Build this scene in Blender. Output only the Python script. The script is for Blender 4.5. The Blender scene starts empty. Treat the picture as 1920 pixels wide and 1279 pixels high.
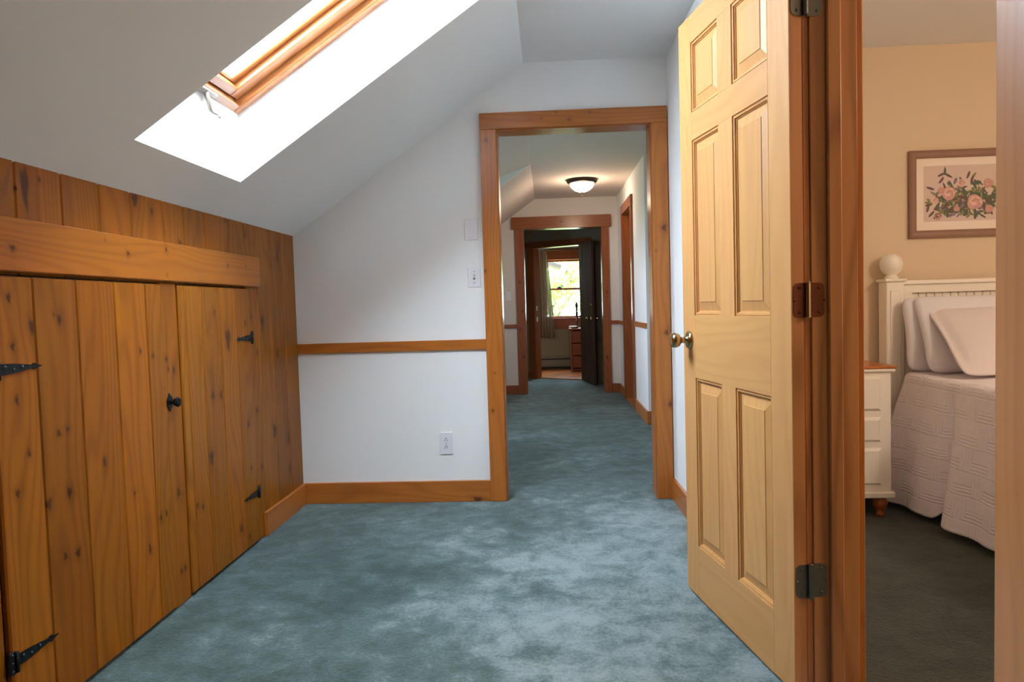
import bpy, bmesh, math, random
from mathutils import Vector, Matrix, noise as mnoise
random.seed(7)
SC = bpy.context.scene
COL = SC.collection
PI = math.pi

# ------------------------------------------------------------------ camera
def make_camera():
    F = 1345.0
    yaw, pit, rol = math.radians(2.90), math.radians(2.813), math.radians(-1.695)
    cy, sy, cp, sp, cr, sr = math.cos(yaw), math.sin(yaw), math.cos(pit), math.sin(pit), math.cos(rol), math.sin(rol)
    f = Vector((-sy*cp, cy*cp, -sp)); rt = Vector((cy, sy, 0)); up = rt.cross(f)
    r2 = rt*cr + up*sr; u2 = up*cr - rt*sr
    cam = bpy.data.cameras.new('camera'); o = bpy.data.objects.new('camera', cam); COL.objects.link(o)
    cam.sensor_width = 36; cam.lens = 36*F/1920; cam.clip_start = .02
    m = Matrix((r2, u2, -f)).transposed().to_4x4(); m.translation = (0, 0, 1.07)
    o.matrix_world = m; SC.camera = o
make_camera()

# ------------------------------------------------------------------ world, lights, exposure
def make_world():
    w = bpy.data.worlds.new('sky'); SC.world = w; w.use_nodes = True
    nt = w.node_tree; bg = nt.nodes['Background']
    bg.inputs[0].default_value = (.73, .845, 1, 1); bg.inputs[1].default_value = SKY
SKY = 31.0
make_world()
SC.view_settings.view_transform = 'Standard'; SC.view_settings.look = 'None'
SC.view_settings.gamma = 1; SC.view_settings.use_curve_mapping = False
SC.view_settings.exposure = 0.92
SC.cycles.max_bounces = 10; SC.cycles.diffuse_bounces = 6; SC.cycles.transparent_max_bounces = 16

def area(name, loc, direction, sx, sy, power=0, color=(1, 1, 1), portal=False):
    l = bpy.data.lights.new(name, 'AREA'); l.shape = 'RECTANGLE'; l.size = sx; l.size_y = sy
    l.energy = power; l.color = color
    o = bpy.data.objects.new(name, l); COL.objects.link(o); o.location = loc
    o.rotation_euler = Vector(direction).to_track_quat('-Z', 'Y').to_euler()
    if portal: l.cycles.is_portal = True
    return o
def point(name, loc, power, color, r=.08):
    l = bpy.data.lights.new(name, 'POINT'); l.energy = power; l.color = color; l.shadow_soft_size = r
    o = bpy.data.objects.new(name, l); COL.objects.link(o); o.location = loc
    return o
# slope frame: u along the slope from the knee wall, n away from the room
SA = Vector((-1.385, 0, 1.487)); SU = Vector((1.289, 0, .876)).normalized(); SN = Vector((-SU.z, 0, SU.x))
def slp(u, y, n=0): return SA + SU*u + SN*n + Vector((0, y, 0))
# daylight openings: the skylight, the dormer and the far window
area('skylight_opening', slp(.93, 2.48, .36), -SN, 1.2, .78, portal=True)
area('dormer_opening', (-1.47, 5.72, 1.32), (1, 0, 0), .46, .75, portal=True)
area('far_window_opening', (.3, 11.95, 1.32), (0, -1, 0), .8, 1.05, portal=True)
# bedroom lamp glow (ceiling lamp out of view to the right) and side-room lamp
point('bedroom_lamp_light', (2.6, 1.2, 2.0), 32, (1, .80, .62), .14)
point('hall_lamp_light', (.385, 7.4, 2.10), 5.5, (1, .74, .52), .07)

# ------------------------------------------------------------------ tagging
def tag(o, label=None, cat=None, group=None, kind=None):
    if label: o['label'] = label
    if cat: o['category'] = cat
    if group: o['group'] = group
    if kind: o['kind'] = kind
    return o
def empty(name, loc=(0, 0, 0), label=None, cat=None, group=None, kind=None, rotz=0):
    o = bpy.data.objects.new(name, None); COL.objects.link(o); o.location = loc
    o.rotation_euler = (0, 0, rotz); o.empty_display_size = .1
    bpy.context.view_layer.update()
    return tag(o, label, cat, group, kind)

# ------------------------------------------------------------------ materials
MATS = {}
def newmat(name):
    m = bpy.data.materials.new(name); m.use_nodes = True; MATS[name] = m
    nt = m.node_tree; b = nt.nodes['Principled BSDF']
    return m, nt, b
def srgb(r, g, b):
    f = lambda c: ((c/255+.055)/1.055)**2.4 if c/255 > .04045 else c/255/12.92
    return (f(r), f(g), f(b), 1)
def plain(name, col, rough=.5, metal=0, spec=.5, bump=0, bscale=300, var=0, vscale=8):
    m, nt, b = newmat(name)
    b.inputs['Base Color'].default_value = col; b.inputs['Roughness'].default_value = rough
    b.inputs['Metallic'].default_value = metal; b.inputs['Specular IOR Level'].default_value = spec
    tc = nt.nodes.new('ShaderNodeTexCoord')
    if var:
        n = nt.nodes.new('ShaderNodeTexNoise'); n.inputs['Scale'].default_value = vscale; n.inputs['Detail'].default_value = 3
        nt.links.new(tc.outputs['Object'], n.inputs['Vector'])
        mx = nt.nodes.new('ShaderNodeMix'); mx.data_type = 'RGBA'
        mx.inputs[6].default_value = tuple(c*(1-var) for c in col[:3])+(1,)
        mx.inputs[7].default_value = tuple(min(1, c*(1+var)) for c in col[:3])+(1,)
        nt.links.new(n.outputs['Fac'], mx.inputs[0]); nt.links.new(mx.outputs[2], b.inputs['Base Color'])
    if bump:
        n = nt.nodes.new('ShaderNodeTexNoise'); n.inputs['Scale'].default_value = bscale; n.inputs['Detail'].default_value = 2
        nt.links.new(tc.outputs['Object'], n.inputs['Vector'])
        bp = nt.nodes.new('ShaderNodeBump'); bp.inputs['Strength'].default_value = bump; bp.inputs['Distance'].default_value = .002
        nt.links.new(n.outputs['Fac'], bp.inputs['Height']); nt.links.new(bp.outputs[0], b.inputs['Normal'])
    return m
def wood(name, light, dark, knot=(60, 26, 12), rough=.33, ring=.45, fine=.3, tint=.16, rings=26, coat=.12, spec=.4):
    """grain follows attribute g = (along, across bent round knots, board seed); k = knot mask"""
    m, nt, b = newmat(name); N = nt.nodes; L = nt.links
    a = N.new('ShaderNodeAttribute'); a.attribute_name = 'g'
    k = N.new('ShaderNodeAttribute'); k.attribute_name = 'k'
    sep = N.new('ShaderNodeSeparateXYZ'); L.new(a.outputs['Vector'], sep.inputs[0])
    def M(op, x, y=None, z=None):
        n = N.new('ShaderNodeMath'); n.operation = op
        for i, v in enumerate((x, y, z)):
            if v is None: continue
            if isinstance(v, (int, float)): n.inputs[i].default_value = v
            else: L.new(v, n.inputs[i])
        return n.outputs[0]
    def V(x, y, z):
        n = N.new('ShaderNodeCombineXYZ')
        for i, v in enumerate((x, y, z)):
            if isinstance(v, (int, float)): n.inputs[i].default_value = v
            else: L.new(v, n.inputs[i])
        return n.outputs[0]
    def noi(vec, det=2, rgh=.5):
        n = N.new('ShaderNodeTexNoise'); n.inputs['Scale'].default_value = 1
        n.inputs['Detail'].default_value = det; n.inputs['Roughness'].default_value = rgh
        L.new(vec, n.inputs['Vector']); return n.outputs['Fac']
    u, v, s = sep.outputs
    sd = M('MULTIPLY', s, 31.7)
    lo = noi(V(M('MULTIPLY', u, .9), M('MULTIPLY', v, 5), sd), 1)
    # growth rings: distance to a wandering heart line gives cathedral arches
    ph = M('ADD', M('MULTIPLY', v, rings*1.0), M('MULTIPLY', lo, rings*.42))
    sn = M('SINE', M('MULTIPLY', ph, 6.2832))
    rg = M('POWER', M('ADD', M('MULTIPLY', sn, .5), .5), 2.2)
    fi = noi(V(M('MULTIPLY', u, 5), M('MULTIPLY', v, 330), sd), 3, .6)
    md = noi(V(M('MULTIPLY', u, 1.6), M('MULTIPLY', v, 34), sd), 2)
    f = M('ADD', M('MULTIPLY', rg, ring*.6), M('ADD', M('MULTIPLY', fi, fine), M('MULTIPLY', md, ring)))
    f = M('SUBTRACT', f, (fine+ring)*.5-.12)
    cl = N.new('ShaderNodeClamp'); L.new(f, cl.inputs[0])
    mx = N.new('ShaderNodeMix'); mx.data_type = 'RGBA'
    mx.inputs[6].default_value = srgb(*light); mx.inputs[7].default_value = srgb(*dark)
    L.new(cl.outputs[0], mx.inputs[0])
    wn = N.new('ShaderNodeTexWhiteNoise'); wn.noise_dimensions = '1D'; L.new(sd, wn.inputs['W'])
    hs = N.new('ShaderNodeHueSaturation')
    L.new(M('ADD', 1-tint, M('MULTIPLY', wn.outputs['Value'], 2*tint)), hs.inputs['Value'])
    L.new(M('ADD', .5-.008, M('MULTIPLY', lo, .016)), hs.inputs['Hue'])
    L.new(mx.outputs[2], hs.inputs['Color'])
    kx = N.new('ShaderNodeMix'); kx.data_type = 'RGBA'; kx.inputs[7].default_value = srgb(*knot)
    L.new(k.outputs['Fac'], kx.inputs[0]); L.new(hs.outputs[0], kx.inputs[6])
    L.new(kx.outputs[2], b.inputs['Base Color'])
    b.inputs['Roughness'].default_value = rough; b.inputs['Coat Weight'].default_value = coat; b.inputs['Specular IOR Level'].default_value = spec
    b.inputs['Coat Roughness'].default_value = .2
    bp = N.new('ShaderNodeBump'); bp.inputs['Strength'].default_value = .12; bp.inputs['Distance'].default_value = .001
    L.new(f, bp.inputs['Height']); L.new(bp.outputs[0], b.inputs['Normal'])
    return m
PINE = wood('pine_boards', (158, 93, 14), (98, 50, 7), knot=(56, 20, 6), rough=.42, tint=.18, fine=.2, ring=.5, coat=.03, spec=.2)
PINEH = wood('pine_header', (180, 108, 28), (128, 66, 16), knot=(56, 20, 6), rough=.4, tint=.02, fine=.2, ring=.4, coat=.05, spec=.25)
TRIM = wood('pine_trim', (188, 112, 46), (136, 68, 24), knot=(80, 36, 16), rough=.3, tint=.1, fine=.2)
JAMB = wood('fir_jamb', (200, 136, 84), (140, 86, 46), rough=.3, tint=.1, ring=.8, rings=14)
DOORW = wood('pale_pine_door', (212, 158, 97), (184, 124, 66), rough=.48, fine=.16, ring=.3, tint=.05, rings=20, coat=.05)
AGED = wood('aged_dark_pine', (158, 90, 50), (108, 56, 28), knot=(60, 28, 14), rough=.3, tint=.1, fine=.2)
CASEN = wood('bright_pine_casing', (206, 138, 82), (172, 104, 54), rough=.28, coat=.35, fine=.16, ring=.3)
DARKW = wood('dark_plank', (84, 62, 46), (50, 34, 24), rough=.6, coat=0, spec=.2)
SKYW = wood('skylight_pine', (182, 118, 66), (130, 74, 34), rough=.25, coat=.5)
FLOORW = wood('wood_floorboards', (190, 120, 66), (140, 78, 36), rough=.25, rings=30)
REDW = wood('reddish_wood', (150, 84, 52), (104, 52, 30), rough=.35)
STAND_TOP = wood('stand_top_wood', (200, 120, 62), (150, 82, 36), rough=.3)
def wallpaint(name, col, var=.012): return plain(name, col, rough=.85, spec=.25, bump=.15, bscale=260, var=var, vscale=2.5)
WHITE = wallpaint('white_wall_paint', srgb(243, 243, 242))
CEIL = wallpaint('ceiling_paint', srgb(234, 236, 236))
CREAM = wallpaint('cream_wall_paint', srgb(222, 200, 170))
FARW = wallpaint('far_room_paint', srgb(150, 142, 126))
PCEIL = wallpaint('warm_ceiling_paint', srgb(226, 212, 202))
PWALL = wallpaint('passage_wall_paint', srgb(226, 218, 210))
PLASTIC = plain('white_plastic', srgb(233, 232, 236), .35)
CRANK = plain('crank_metal', srgb(150, 142, 130), .35, .5)
SLOT = plain('dark_slot', srgb(60, 58, 56), .6)
IRON = plain('black_iron', srgb(26, 28, 30), .42, .6, bump=.5, bscale=180)
SCREW = plain('iron_screw', srgb(70, 74, 78), .3, .8)
CHROME = plain('satin_nickel', srgb(200, 192, 176), .18, 1)
BRASSD = plain('antique_brass', srgb(190, 165, 125), .2, 1)
BRONZE = plain('bronze_hinge', srgb(112, 62, 40), .38, .55)
PEWTER = plain('pewter_hinge', srgb(120, 116, 106), .38, .8)
WPAINT = plain('cream_furniture_paint', srgb(242, 234, 222), .4, bump=.05)
FRAMEM = plain('weathered_frame', srgb(146, 112, 92), .5, bump=.2, bscale=60, var=.12, vscale=14)
MATB = plain('mat_board', srgb(238, 224, 208), .8)
DARK = plain('dark_metal', srgb(52, 40, 34), .4, .5)
HEAT = plain('heater_enamel', srgb(130, 122, 110), .4)
BLACKP = plain('black_ornament', srgb(24, 20, 20), .4)
PORC = plain('white_ceramic', srgb(236, 234, 228), .2)
def fabric(name, col, rough=.9):
    m, nt, b = newmat(name); b.inputs['Base Color'].default_value = col; b.inputs['Roughness'].default_value = rough
    b.inputs['Sheen Weight'].default_value = .3
    tc = nt.nodes.new('ShaderNodeTexCoord')
    n = nt.nodes.new('ShaderNodeTexNoise'); n.inputs['Scale'].default_value = 260; n.inputs['Detail'].default_value = 3
    w = nt.nodes.new('ShaderNodeTexNoise'); w.inputs['Scale'].default_value = 14; w.inputs['Detail'].default_value = 3
    nt.links.new(tc.outputs['Object'], n.inputs['Vector']); nt.links.new(tc.outputs['Object'], w.inputs['Vector'])
    b1 = nt.nodes.new('ShaderNodeBump'); b1.inputs['Strength'].default_value = .25; b1.inputs['Distance'].default_value = .002
    b2 = nt.nodes.new('ShaderNodeBump'); b2.inputs['Strength'].default_value = .35; b2.inputs['Distance'].default_value = .02
    nt.links.new(n.outputs['Fac'], b1.inputs['Height']); nt.links.new(w.outputs['Fac'], b2.inputs['Height'])
    nt.links.new(b2.outputs[0], b1.inputs['Normal']); nt.links.new(b1.outputs[0], b.inputs['Normal'])
    return m
LINEN = fabric('coverlet_cotton', srgb(232, 222, 216))
PILLOW = fabric('pillow_cotton', srgb(226, 222, 228))
SHAM = fabric('sham_cotton', srgb(226, 215, 214))
CURT, nt, b = newmat('sheer_curtain')
b.inputs['Base Color'].default_value = srgb(150, 136, 116); b.inputs['Roughness'].default_value = .9
b.inputs['Alpha'].default_value = .78
def glassmat():
    m, nt, b = newmat('window_glass'); nt.nodes.remove(b)
    t = nt.nodes.new('ShaderNodeBsdfTransparent'); g = nt.nodes.new('ShaderNodeBsdfGlossy'); g.inputs['Roughness'].default_value = .02
    x = nt.nodes.new('ShaderNodeMixShader'); x.inputs[0].default_value = .06
    t.inputs[0].default_value = (.96, .98, .97, 1)
    nt.links.new(t.outputs[0], x.inputs[1]); nt.links.new(g.outputs[0], x.inputs[2])
    nt.links.new(x.outputs[0], nt.nodes['Material Output'].inputs[0]); return m
GLASS = glassmat()
BOWL, nt, b = newmat('lit_glass_bowl')
b.inputs['Base Color'].default_value = (1, .97, .92, 1); b.inputs['Emission Color'].default_value = (1, .93, .82, 1); b.inputs['Emission Strength'].default_value = 3.2
def carpetmat(name='teal_carpet', c=((54, 78, 76), (94, 119, 119), (156, 174, 176))):
    m, nt, b = newmat(name); N = nt.nodes; L = nt.links
    tc = N.new('ShaderNodeTexCoord')
    def noi(sc, det, dist=0, rg=.55):
        n = N.new('ShaderNodeTexNoise'); n.inputs['Scale'].default_value = sc; n.inputs['Detail'].default_value = det
        n.inputs['Distortion'].default_value = dist; n.inputs['Roughness'].default_value = rg
        L.new(tc.outputs['Object'], n.inputs['Vector']); return n
    big = noi(1.6, 3, .2); mid = noi(9, 5, .3, .68); fib = noi(75, 4, 0, .8)
    def M(op, x, y):
        n = N.new('ShaderNodeMath'); n.operation = op
        for i, v in enumerate((x, y)):
            if isinstance(v, (int, float)): n.inputs[i].default_value = v
            else: L.new(v, n.inputs[i])
        return n.outputs[0]
    f = M('ADD', M('MULTIPLY', big.outputs['Fac'], .8), M('MULTIPLY', mid.outputs['Fac'], 1.0))
    f = M('ADD', f, M('MULTIPLY', fib.outputs['Fac'], .7))
    # daylight falloff painted in: paler towards the hall's right, darker left and in passage
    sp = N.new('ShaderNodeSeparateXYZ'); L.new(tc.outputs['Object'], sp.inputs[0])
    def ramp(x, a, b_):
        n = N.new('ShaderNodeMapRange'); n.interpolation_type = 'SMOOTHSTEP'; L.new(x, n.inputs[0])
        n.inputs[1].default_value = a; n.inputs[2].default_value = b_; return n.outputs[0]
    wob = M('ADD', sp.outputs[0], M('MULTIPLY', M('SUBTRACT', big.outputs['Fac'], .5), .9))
    lit_side = M('MULTIPLY', ramp(wob, -.95, .2), ramp(sp.outputs[1], 4.6, 3.2))
    f = M('ADD', f, M('MULTIPLY', M('SUBTRACT', lit_side, .5), .34))
    r = N.new('ShaderNodeValToRGB'); L.new(M('MULTIPLY', f, .4), r.inputs[0])
    e = r.color_ramp.elements
    e[0].position = .38; e[0].color = srgb(*c[0]); e[1].position = .62; e[1].color = srgb(*c[2])
    x = e.new(.5); x.color = srgb(*c[1])
    L.new(r.outputs[0], b.inputs['Base Color'])
    b.inputs['Roughness'].default_value = 1; b.inputs['Specular IOR Level'].default_value = .1
    b.inputs['Sheen Weight'].default_value = .25
    bp = N.new('ShaderNodeBump'); bp.inputs['Strength'].default_value = .9; bp.inputs['Distance'].default_value = .012
    L.new(M('ADD', fib.outputs['Fac'], M('MULTIPLY', mid.outputs['Fac'], .6)), bp.inputs['Height']); L.new(bp.outputs[0], b.inputs['Normal'])
    return m
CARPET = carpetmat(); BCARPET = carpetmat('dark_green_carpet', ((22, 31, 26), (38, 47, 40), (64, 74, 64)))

# ------------------------------------------------------------------ geometry helpers
def finish(name, bm, mat, parent=None, smooth=False, local=False):
    bmesh.ops.recalc_face_normals(bm, faces=bm.faces)
    me = bpy.data.meshes.new(name); bm.to_mesh(me); bm.free()
    for mm in (mat if isinstance(mat, (list, tuple)) else [mat]): me.materials.append(mm)
    if smooth:
        for p in me.polygons: p.use_smooth = True
    o = bpy.data.objects.new(name, me); COL.objects.link(o)
    if parent:
        o.parent = parent
        if not local: o.matrix_parent_inverse = parent.matrix_world.inverted()
    return o
def bx(bm, x0, x1, y0, y1, z0, z1, bev=0, seg=1, mi=0, mat=None):
    r = bmesh.ops.create_cube(bm, size=1); vs = r['verts']
    for v in vs: v.co = Vector(((x0+x1)/2+v.co.x*(x1-x0), (y0+y1)/2+v.co.y*(y1-y0), (z0+z1)/2+v.co.z*(z1-z0)))
    fs = {f for v in vs for f in v.link_faces}
    if bev:
        es = list({e for v in vs for e in v.link_edges})
        q = bmesh.ops.bevel(bm, geom=es, offset=bev, segments=seg, affect='EDGES', profile=.5)
        fs = set(q['faces']) | {f for f in fs if f.is_valid}
        vs = list({v for f in fs for v in f.verts})
    for f in fs: f.material_index = mi
    if mat is not None:
        for v in set(v for f in fs for v in f.verts): v.co = mat @ v.co
    return list(fs)
def prism(bm, pts, a0, a1, axis='y', mi=0):
    def P(p, a): return (p[0], a, p[1]) if axis == 'y' else ((a, p[0], p[1]) if axis == 'x' else (p[0], p[1], a))
    A = [bm.verts.new(P(p, a0)) for p in pts]; B = [bm.verts.new(P(p, a1)) for p in pts]
    fs = [bm.faces.new(A), bm.faces.new(B[::-1])]
    for i in range(len(pts)): fs.append(bm.faces.new((A[i], B[i], B[(i+1) % len(pts)], A[(i+1) % len(pts)])))
    for f in fs: f.material_index = mi
    return fs
def tube(bm, pts, r, seg=8, mi=0, caps=True):
    pts = [Vector(p) for p in pts]; rr = r if isinstance(r, (list, tuple)) else [r]*len(pts); rings = []
    for i, p in enumerate(pts):
        t = (pts[min(i+1, len(pts)-1)]-pts[max(i-1, 0)]).normalized()
        a = t.orthogonal().normalized() if i == 0 else (rings_a - t*rings_a.dot(t)).normalized()
        rings_a = a; c = t.cross(a)
        rings.append([bm.verts.new(p+(a*math.cos(2*PI*j/seg)+c*math.sin(2*PI*j/seg))*rr[i]) for j in range(seg)])
    for i in range(len(rings)-1):
        for j in range(seg):
            f = bm.faces.new((rings[i][j], rings[i][(j+1) % seg], rings[i+1][(j+1) % seg], rings[i+1][j])); f.material_index = mi; f.smooth = True
    if caps:
        for q in (rings[0][::-1], rings[-1]): bm.faces.new(q).material_index = mi
def lathe(bm, prof, M, seg=24, mi=0, smooth=True):
    """prof: list of (r, h) turned round local z, placed by matrix M"""
    rings = []
    for r, h in prof:
        if r < 1e-5: rings.append([bm.verts.new(M @ Vector((0, 0, h)))])
        else: rings.append([bm.verts.new(M @ Vector((r*math.cos(2*PI*j/seg), r*math.sin(2*PI*j/seg), h))) for j in range(seg)])
    for a, b in zip(rings, rings[1:]):
        for j in range(seg):
            k = (j+1) % seg
            vs = [a[0], b[k], b[j]] if len(a) == 1 else ([a[j], a[k], b[0]] if len(b) == 1 else [a[j], a[k], b[k], b[j]])
            if len(a) == 1 and len(b) == 1: continue
            f = bm.faces.new(vs); f.material_index = mi; f.smooth = smooth
def frame_m(o, z, x=None):
    z = Vector(z).normalized(); x = Vector(x).normalized() if x else z.orthogonal().normalized()
    y = z.cross(x); return Matrix.Translation(o) @ Matrix((x, y, z)).transposed().to_4x4()

class Wood:
    """collects boards into one mesh; each board carries grain attributes"""
    def __init__(s): s.bm = bmesh.new(); s.g = s.bm.verts.layers.float_vector.new('g'); s.k = s.bm.verts.layers.float.new('k')
    def board(s, x0, x1, y0, y1, z0, z1, grain='z', bev=.002, seed=None, knots=(), nrm=None, res=.006, pts=None, M=None, across=None):
        tb = bmesh.new()
        if pts is None: bx(tb, x0, x1, y0, y1, z0, z1, bev)
        else: prism(tb, pts[0], pts[1], pts[2], pts[3])
        ai = 'xyz'.index(grain); dims = [x1-x0, y1-y0, z1-z0]
        others = [i for i in range(3) if i != ai]
        ci = 'xyz'.index(across) if across else max(others, key=lambda i: dims[i])
        ti = [i for i in others if i != ci][0]
        kn = [k for k in knots]
        lo = (x0, y0, z0); hi = (x1, y1, z1)
        cuts = {ai: set(), ci: set()}
        for (c, l, r, e) in kn:
            for ax, q, R in ((ai, l, r*max(e, 1)*2.6), (ci, c, r*2.6)):
                n = max(3, int(2*R/res))
                for j in range(n+1):
                    w = q-R+2*R*j/n
                    if lo[ax]+.001 < w < hi[ax]-.001: cuts[ax].add(round(w/(res*.5))*(res*.5))
        if kn:
            for ax, st in cuts.items():
                for w in sorted(st):
                    if lo[ax]+.001 < w < hi[ax]-.001:
                        co = [0, 0, 0]; co[ax] = w; no = [0, 0, 0]; no[ax] = 1
                        bmesh.ops.bisect_plane(tb, geom=tb.verts[:]+tb.edges[:]+tb.faces[:], plane_co=co, plane_no=no)
        seed = random.random() if seed is None else seed
        off = random.random()*7
        gl = tb.verts.layers.float_vector.new('g'); kl = tb.verts.layers.float.new('k')
        for v in tb.verts:
            u = v.co[ai]; c = v.co[ci]+.9*v.co[ti]; m = 0; dv = 0
            for (kc, kl_, r, e) in kn:
                du = (v.co[ai]-kl_)/(r*e); dc = (v.co[ci]-kc)/r
                q = du*du+dc*dc
                if q < 40:
                    ang = math.atan2(dc, du); rr = 1+.18*math.sin(3*ang+kc*60)+.1*math.sin(5*ang+kl_*40)
                    d = math.sqrt(q)/rr
                    m = max(m, min(1, max(0, (1.08-d)/.5))*.85, .3*math.exp(-(d/1.9)**2))
                    dv -= dc*r*.9*math.exp(-du*du/5-dc*dc/3)
            v[gl] = Vector((u+off, c+dv+seed*3, seed)); v[kl] = m
        if M is not None: tb.transform(M)
        me = bpy.data.meshes.new('t'); tb.to_mesh(me); tb.free()
        s.bm.from_mesh(me); bpy.data.meshes.remove(me)
        return s
    def done(s, name, mat, parent=None, **kw): return finish(name, s.bm, mat, parent, **kw)
def wbox(name, mat, parent, *a, **kw):
    loc = kw.pop('local', False)
    return Wood().board(*a, **kw).done(name, mat, parent, local=loc)

# ------------------------------------------------------------------ the shell
YB = 3.90            # back wall of the front hall
ZC = 2.363           # its flat ceiling
ZH = 2.33            # ceiling of the passage
CR = -.096           # crease of slope and flat ceiling
XP = -1.385          # knee wall face
def rwx(y): return .662+(3.9-y)*.0136      # right wall of the hall, very slightly askew
def S(name, bm, mat, label, parent=None):
    o = finish(name, bm, mat, parent); tag(o, label, name.split('_')[0], None, 'structure'); return o

bm = bmesh.new(); bx(bm, -3.2, 4.2, -4.2, 11.5, -.1, 0)
for f in bm.faces: pass
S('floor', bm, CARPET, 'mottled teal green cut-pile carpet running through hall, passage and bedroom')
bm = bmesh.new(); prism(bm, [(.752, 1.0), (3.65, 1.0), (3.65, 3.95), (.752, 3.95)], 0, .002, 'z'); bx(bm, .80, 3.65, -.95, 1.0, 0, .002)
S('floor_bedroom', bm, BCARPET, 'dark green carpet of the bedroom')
# threshold / wooden floor of the far room
R0 = Vector((-.325, 10.50, 0)); RD = Vector((math.cos(math.radians(-31.7)), math.sin(math.radians(-31.7)), 0)); RN = Vector((-RD.y, RD.x, 0))
def rp(s_, n_, z=0): p = R0+RD*s_+RN*n_; return Vector((p.x, p.y, z))
bmw = Wood()
rotM = Matrix.Translation(R0) @ Matrix.Rotation(math.radians(-31.7), 4, 'Z')
for i in range(34):
    a0 = -2.2+i*.12
    bmw.board(a0, a0+.119, .03, 3.6, -.02, .012, grain='y', bev=.001, M=rotM)
o = bmw.done('floor_far_room', FLOORW); tag(o, 'orange wooden floorboards of the far room beyond the angled doorway', 'floor', None, 'structure')

# back wall with doorway (opening x -.249...571, z to 2.015)
OL, OR, OT = -.249, .571, 2.015
bm = bmesh.new()
def zs(x): return 1.487+(x-XP)*.876/1.289
prism(bm, [(XP-.1, 0), (OL-.018, 0), (OL-.018, zs(OL-.018)), (XP-.1, zs(XP-.1))], YB, YB+.12)
prism(bm, [(OL-.018, OT+.018), (OR+.018, OT+.018), (OR+.018, ZC+.03), (CR, ZC+.03), (CR, ZC), (OL-.018, zs(OL-.018))], YB, YB+.12)
prism(bm, [(OR+.018, 0), (.72, 0), (.72, ZC+.03), (OR+.018, ZC+.03)], YB, YB+.12)
S('wall_back', bm, WHITE, 'white end wall of the hall around the pine-cased opening')
# bedroom's part of the same wall
bm = bmesh.new(); bx(bm, .78, 4.0, YB, YB+.12, 0, 2.5); S('wall_bedroom_back', bm, CREAM, 'cream bedroom wall behind the headboard')
bm = bmesh.new(); bx(bm, 3.6, 3.72, -1.5, YB, 0, 2.5); S('wall_bedroom_right', bm, CREAM, 'cream right side wall of the bedroom')
bm = bmesh.new(); bx(bm, .78, 3.7, -.9, -.8, 0, 2.5); S('wall_bedroom_front', bm, CREAM, 'cream near wall of the bedroom')
bm = bmesh.new(); bx(bm, .76, 3.8, -1., YB+.05, ZC-.005, ZC+.05); S('ceiling_bedroom', bm, CEIL, 'flat pale ceiling of the bedroom')
# right wall of the hall, opening y 1.135..1.910
JN, JF, JT = 1.135, 1.910, 2.05
bm = bmesh.new()
def rwall(y0, y1, z0, z1, mi=0):
    q = .118
    pts = [(rwx(y0), y0), (rwx(y1), y1), (rwx(y1)+q, y1), (rwx(y0)+q, y0)]
    prism(bm, pts, z0, z1, 'z')
rwall(JF+.018, YB, 0, ZC+.03); rwall(-4.1, JN-.018, 0, ZC+.03); rwall(JN-.018, JF+.018, JT+.018, ZC+.03)
S('wall_right', bm, WHITE, 'white right wall of the hall holding the bedroom doorway')
# rear wall far behind the camera
bm = bmesh.new(); bx(bm, XP-.1, .95, -4.12, -4.0, 0, 2.5)
S('wall_rear', bm, CREAM, 'plain wall far behind the camera')
# flat ceiling of the hall
bm = bmesh.new(); bx(bm, CR, .80, -4.1, YB+.02, ZC, ZC+.05); S('ceiling', bm, CEIL, 'flat pale ceiling strip of the hall')
# sloped ceiling with the skylight shaft
U0, U1, Y0, Y1, DF = .199, 1.50, 2.115, 2.860, .218
UE = (Vector((CR, 0, ZC))-SA).length+.004
bm = bmesh.new()
def squad(u0, u1, y0, y1, t=.04):
    A = [slp(u0, y0), slp(u1, y0), slp(u1, y1), slp(u0, y1)]; B = [slp(u0, y0, t), slp(u1, y0, t), slp(u1, y1, t), slp(u0, y1, t)]
    a = [bm.verts.new(p) for p in A]; b_ = [bm.verts.new(p) for p in B]
    bm.faces.new(a); bm.faces.new(b_[::-1])
    for i in range(4): bm.faces.new((a[i], b_[i], b_[(i+1) % 4], a[(i+1) % 4]))
squad(-.15, U0, -4.1, YB+.01, .02); squad(U1, UE, -4.1, YB+.01, .02); squad(U0, U1, -4.1, Y0, .02); squad(U0, U1, Y1, YB+.01, .02)
S('ceiling_slope', bm, CEIL, 'sloping grey-white ceiling cut by the skylight shaft')
UF = .352           # foot of the window frame: the lower shaft wall stands plumb
bm = bmesh.new()
def thick(pts, off):
    off = Vector(off); a = [bm.verts.new(p) for p in pts]; b_ = [bm.verts.new(Vector(p)+off) for p in pts]
    bm.faces.new(a); bm.faces.new(b_[::-1]); n = len(pts)
    for i in range(n): bm.faces.new((a[i], b_[i], b_[(i+1) % n], a[(i+1) % n]))
D2 = DF+.14
def lower(n): return U0+(UF-U0)*n/DF
E0 = .0005
thick([slp(U0+E0, Y0+E0, E0), slp(U0+E0, Y1-E0, E0), slp(lower(D2)+E0, Y1-E0, D2), slp(lower(D2)+E0, Y0+E0, D2)], (-.03, 0, 0))
thick([slp(U1-E0, Y0, E0), slp(U1-E0, Y1, E0), slp(U1-E0, Y1, D2), slp(U1-E0, Y0, D2)], SU*.03)
for yy, dy in ((Y0+E0, -.03), (Y1-E0, .03)):
    thick([slp(U0, yy, E0), slp(U1, yy, E0), slp(U1, yy, D2), slp(lower(D2), yy, D2)], (0, dy, 0))
S('ceiling_skylight_shaft', bm, WHITE, 'bright white plastered shaft of the skylight')

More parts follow.
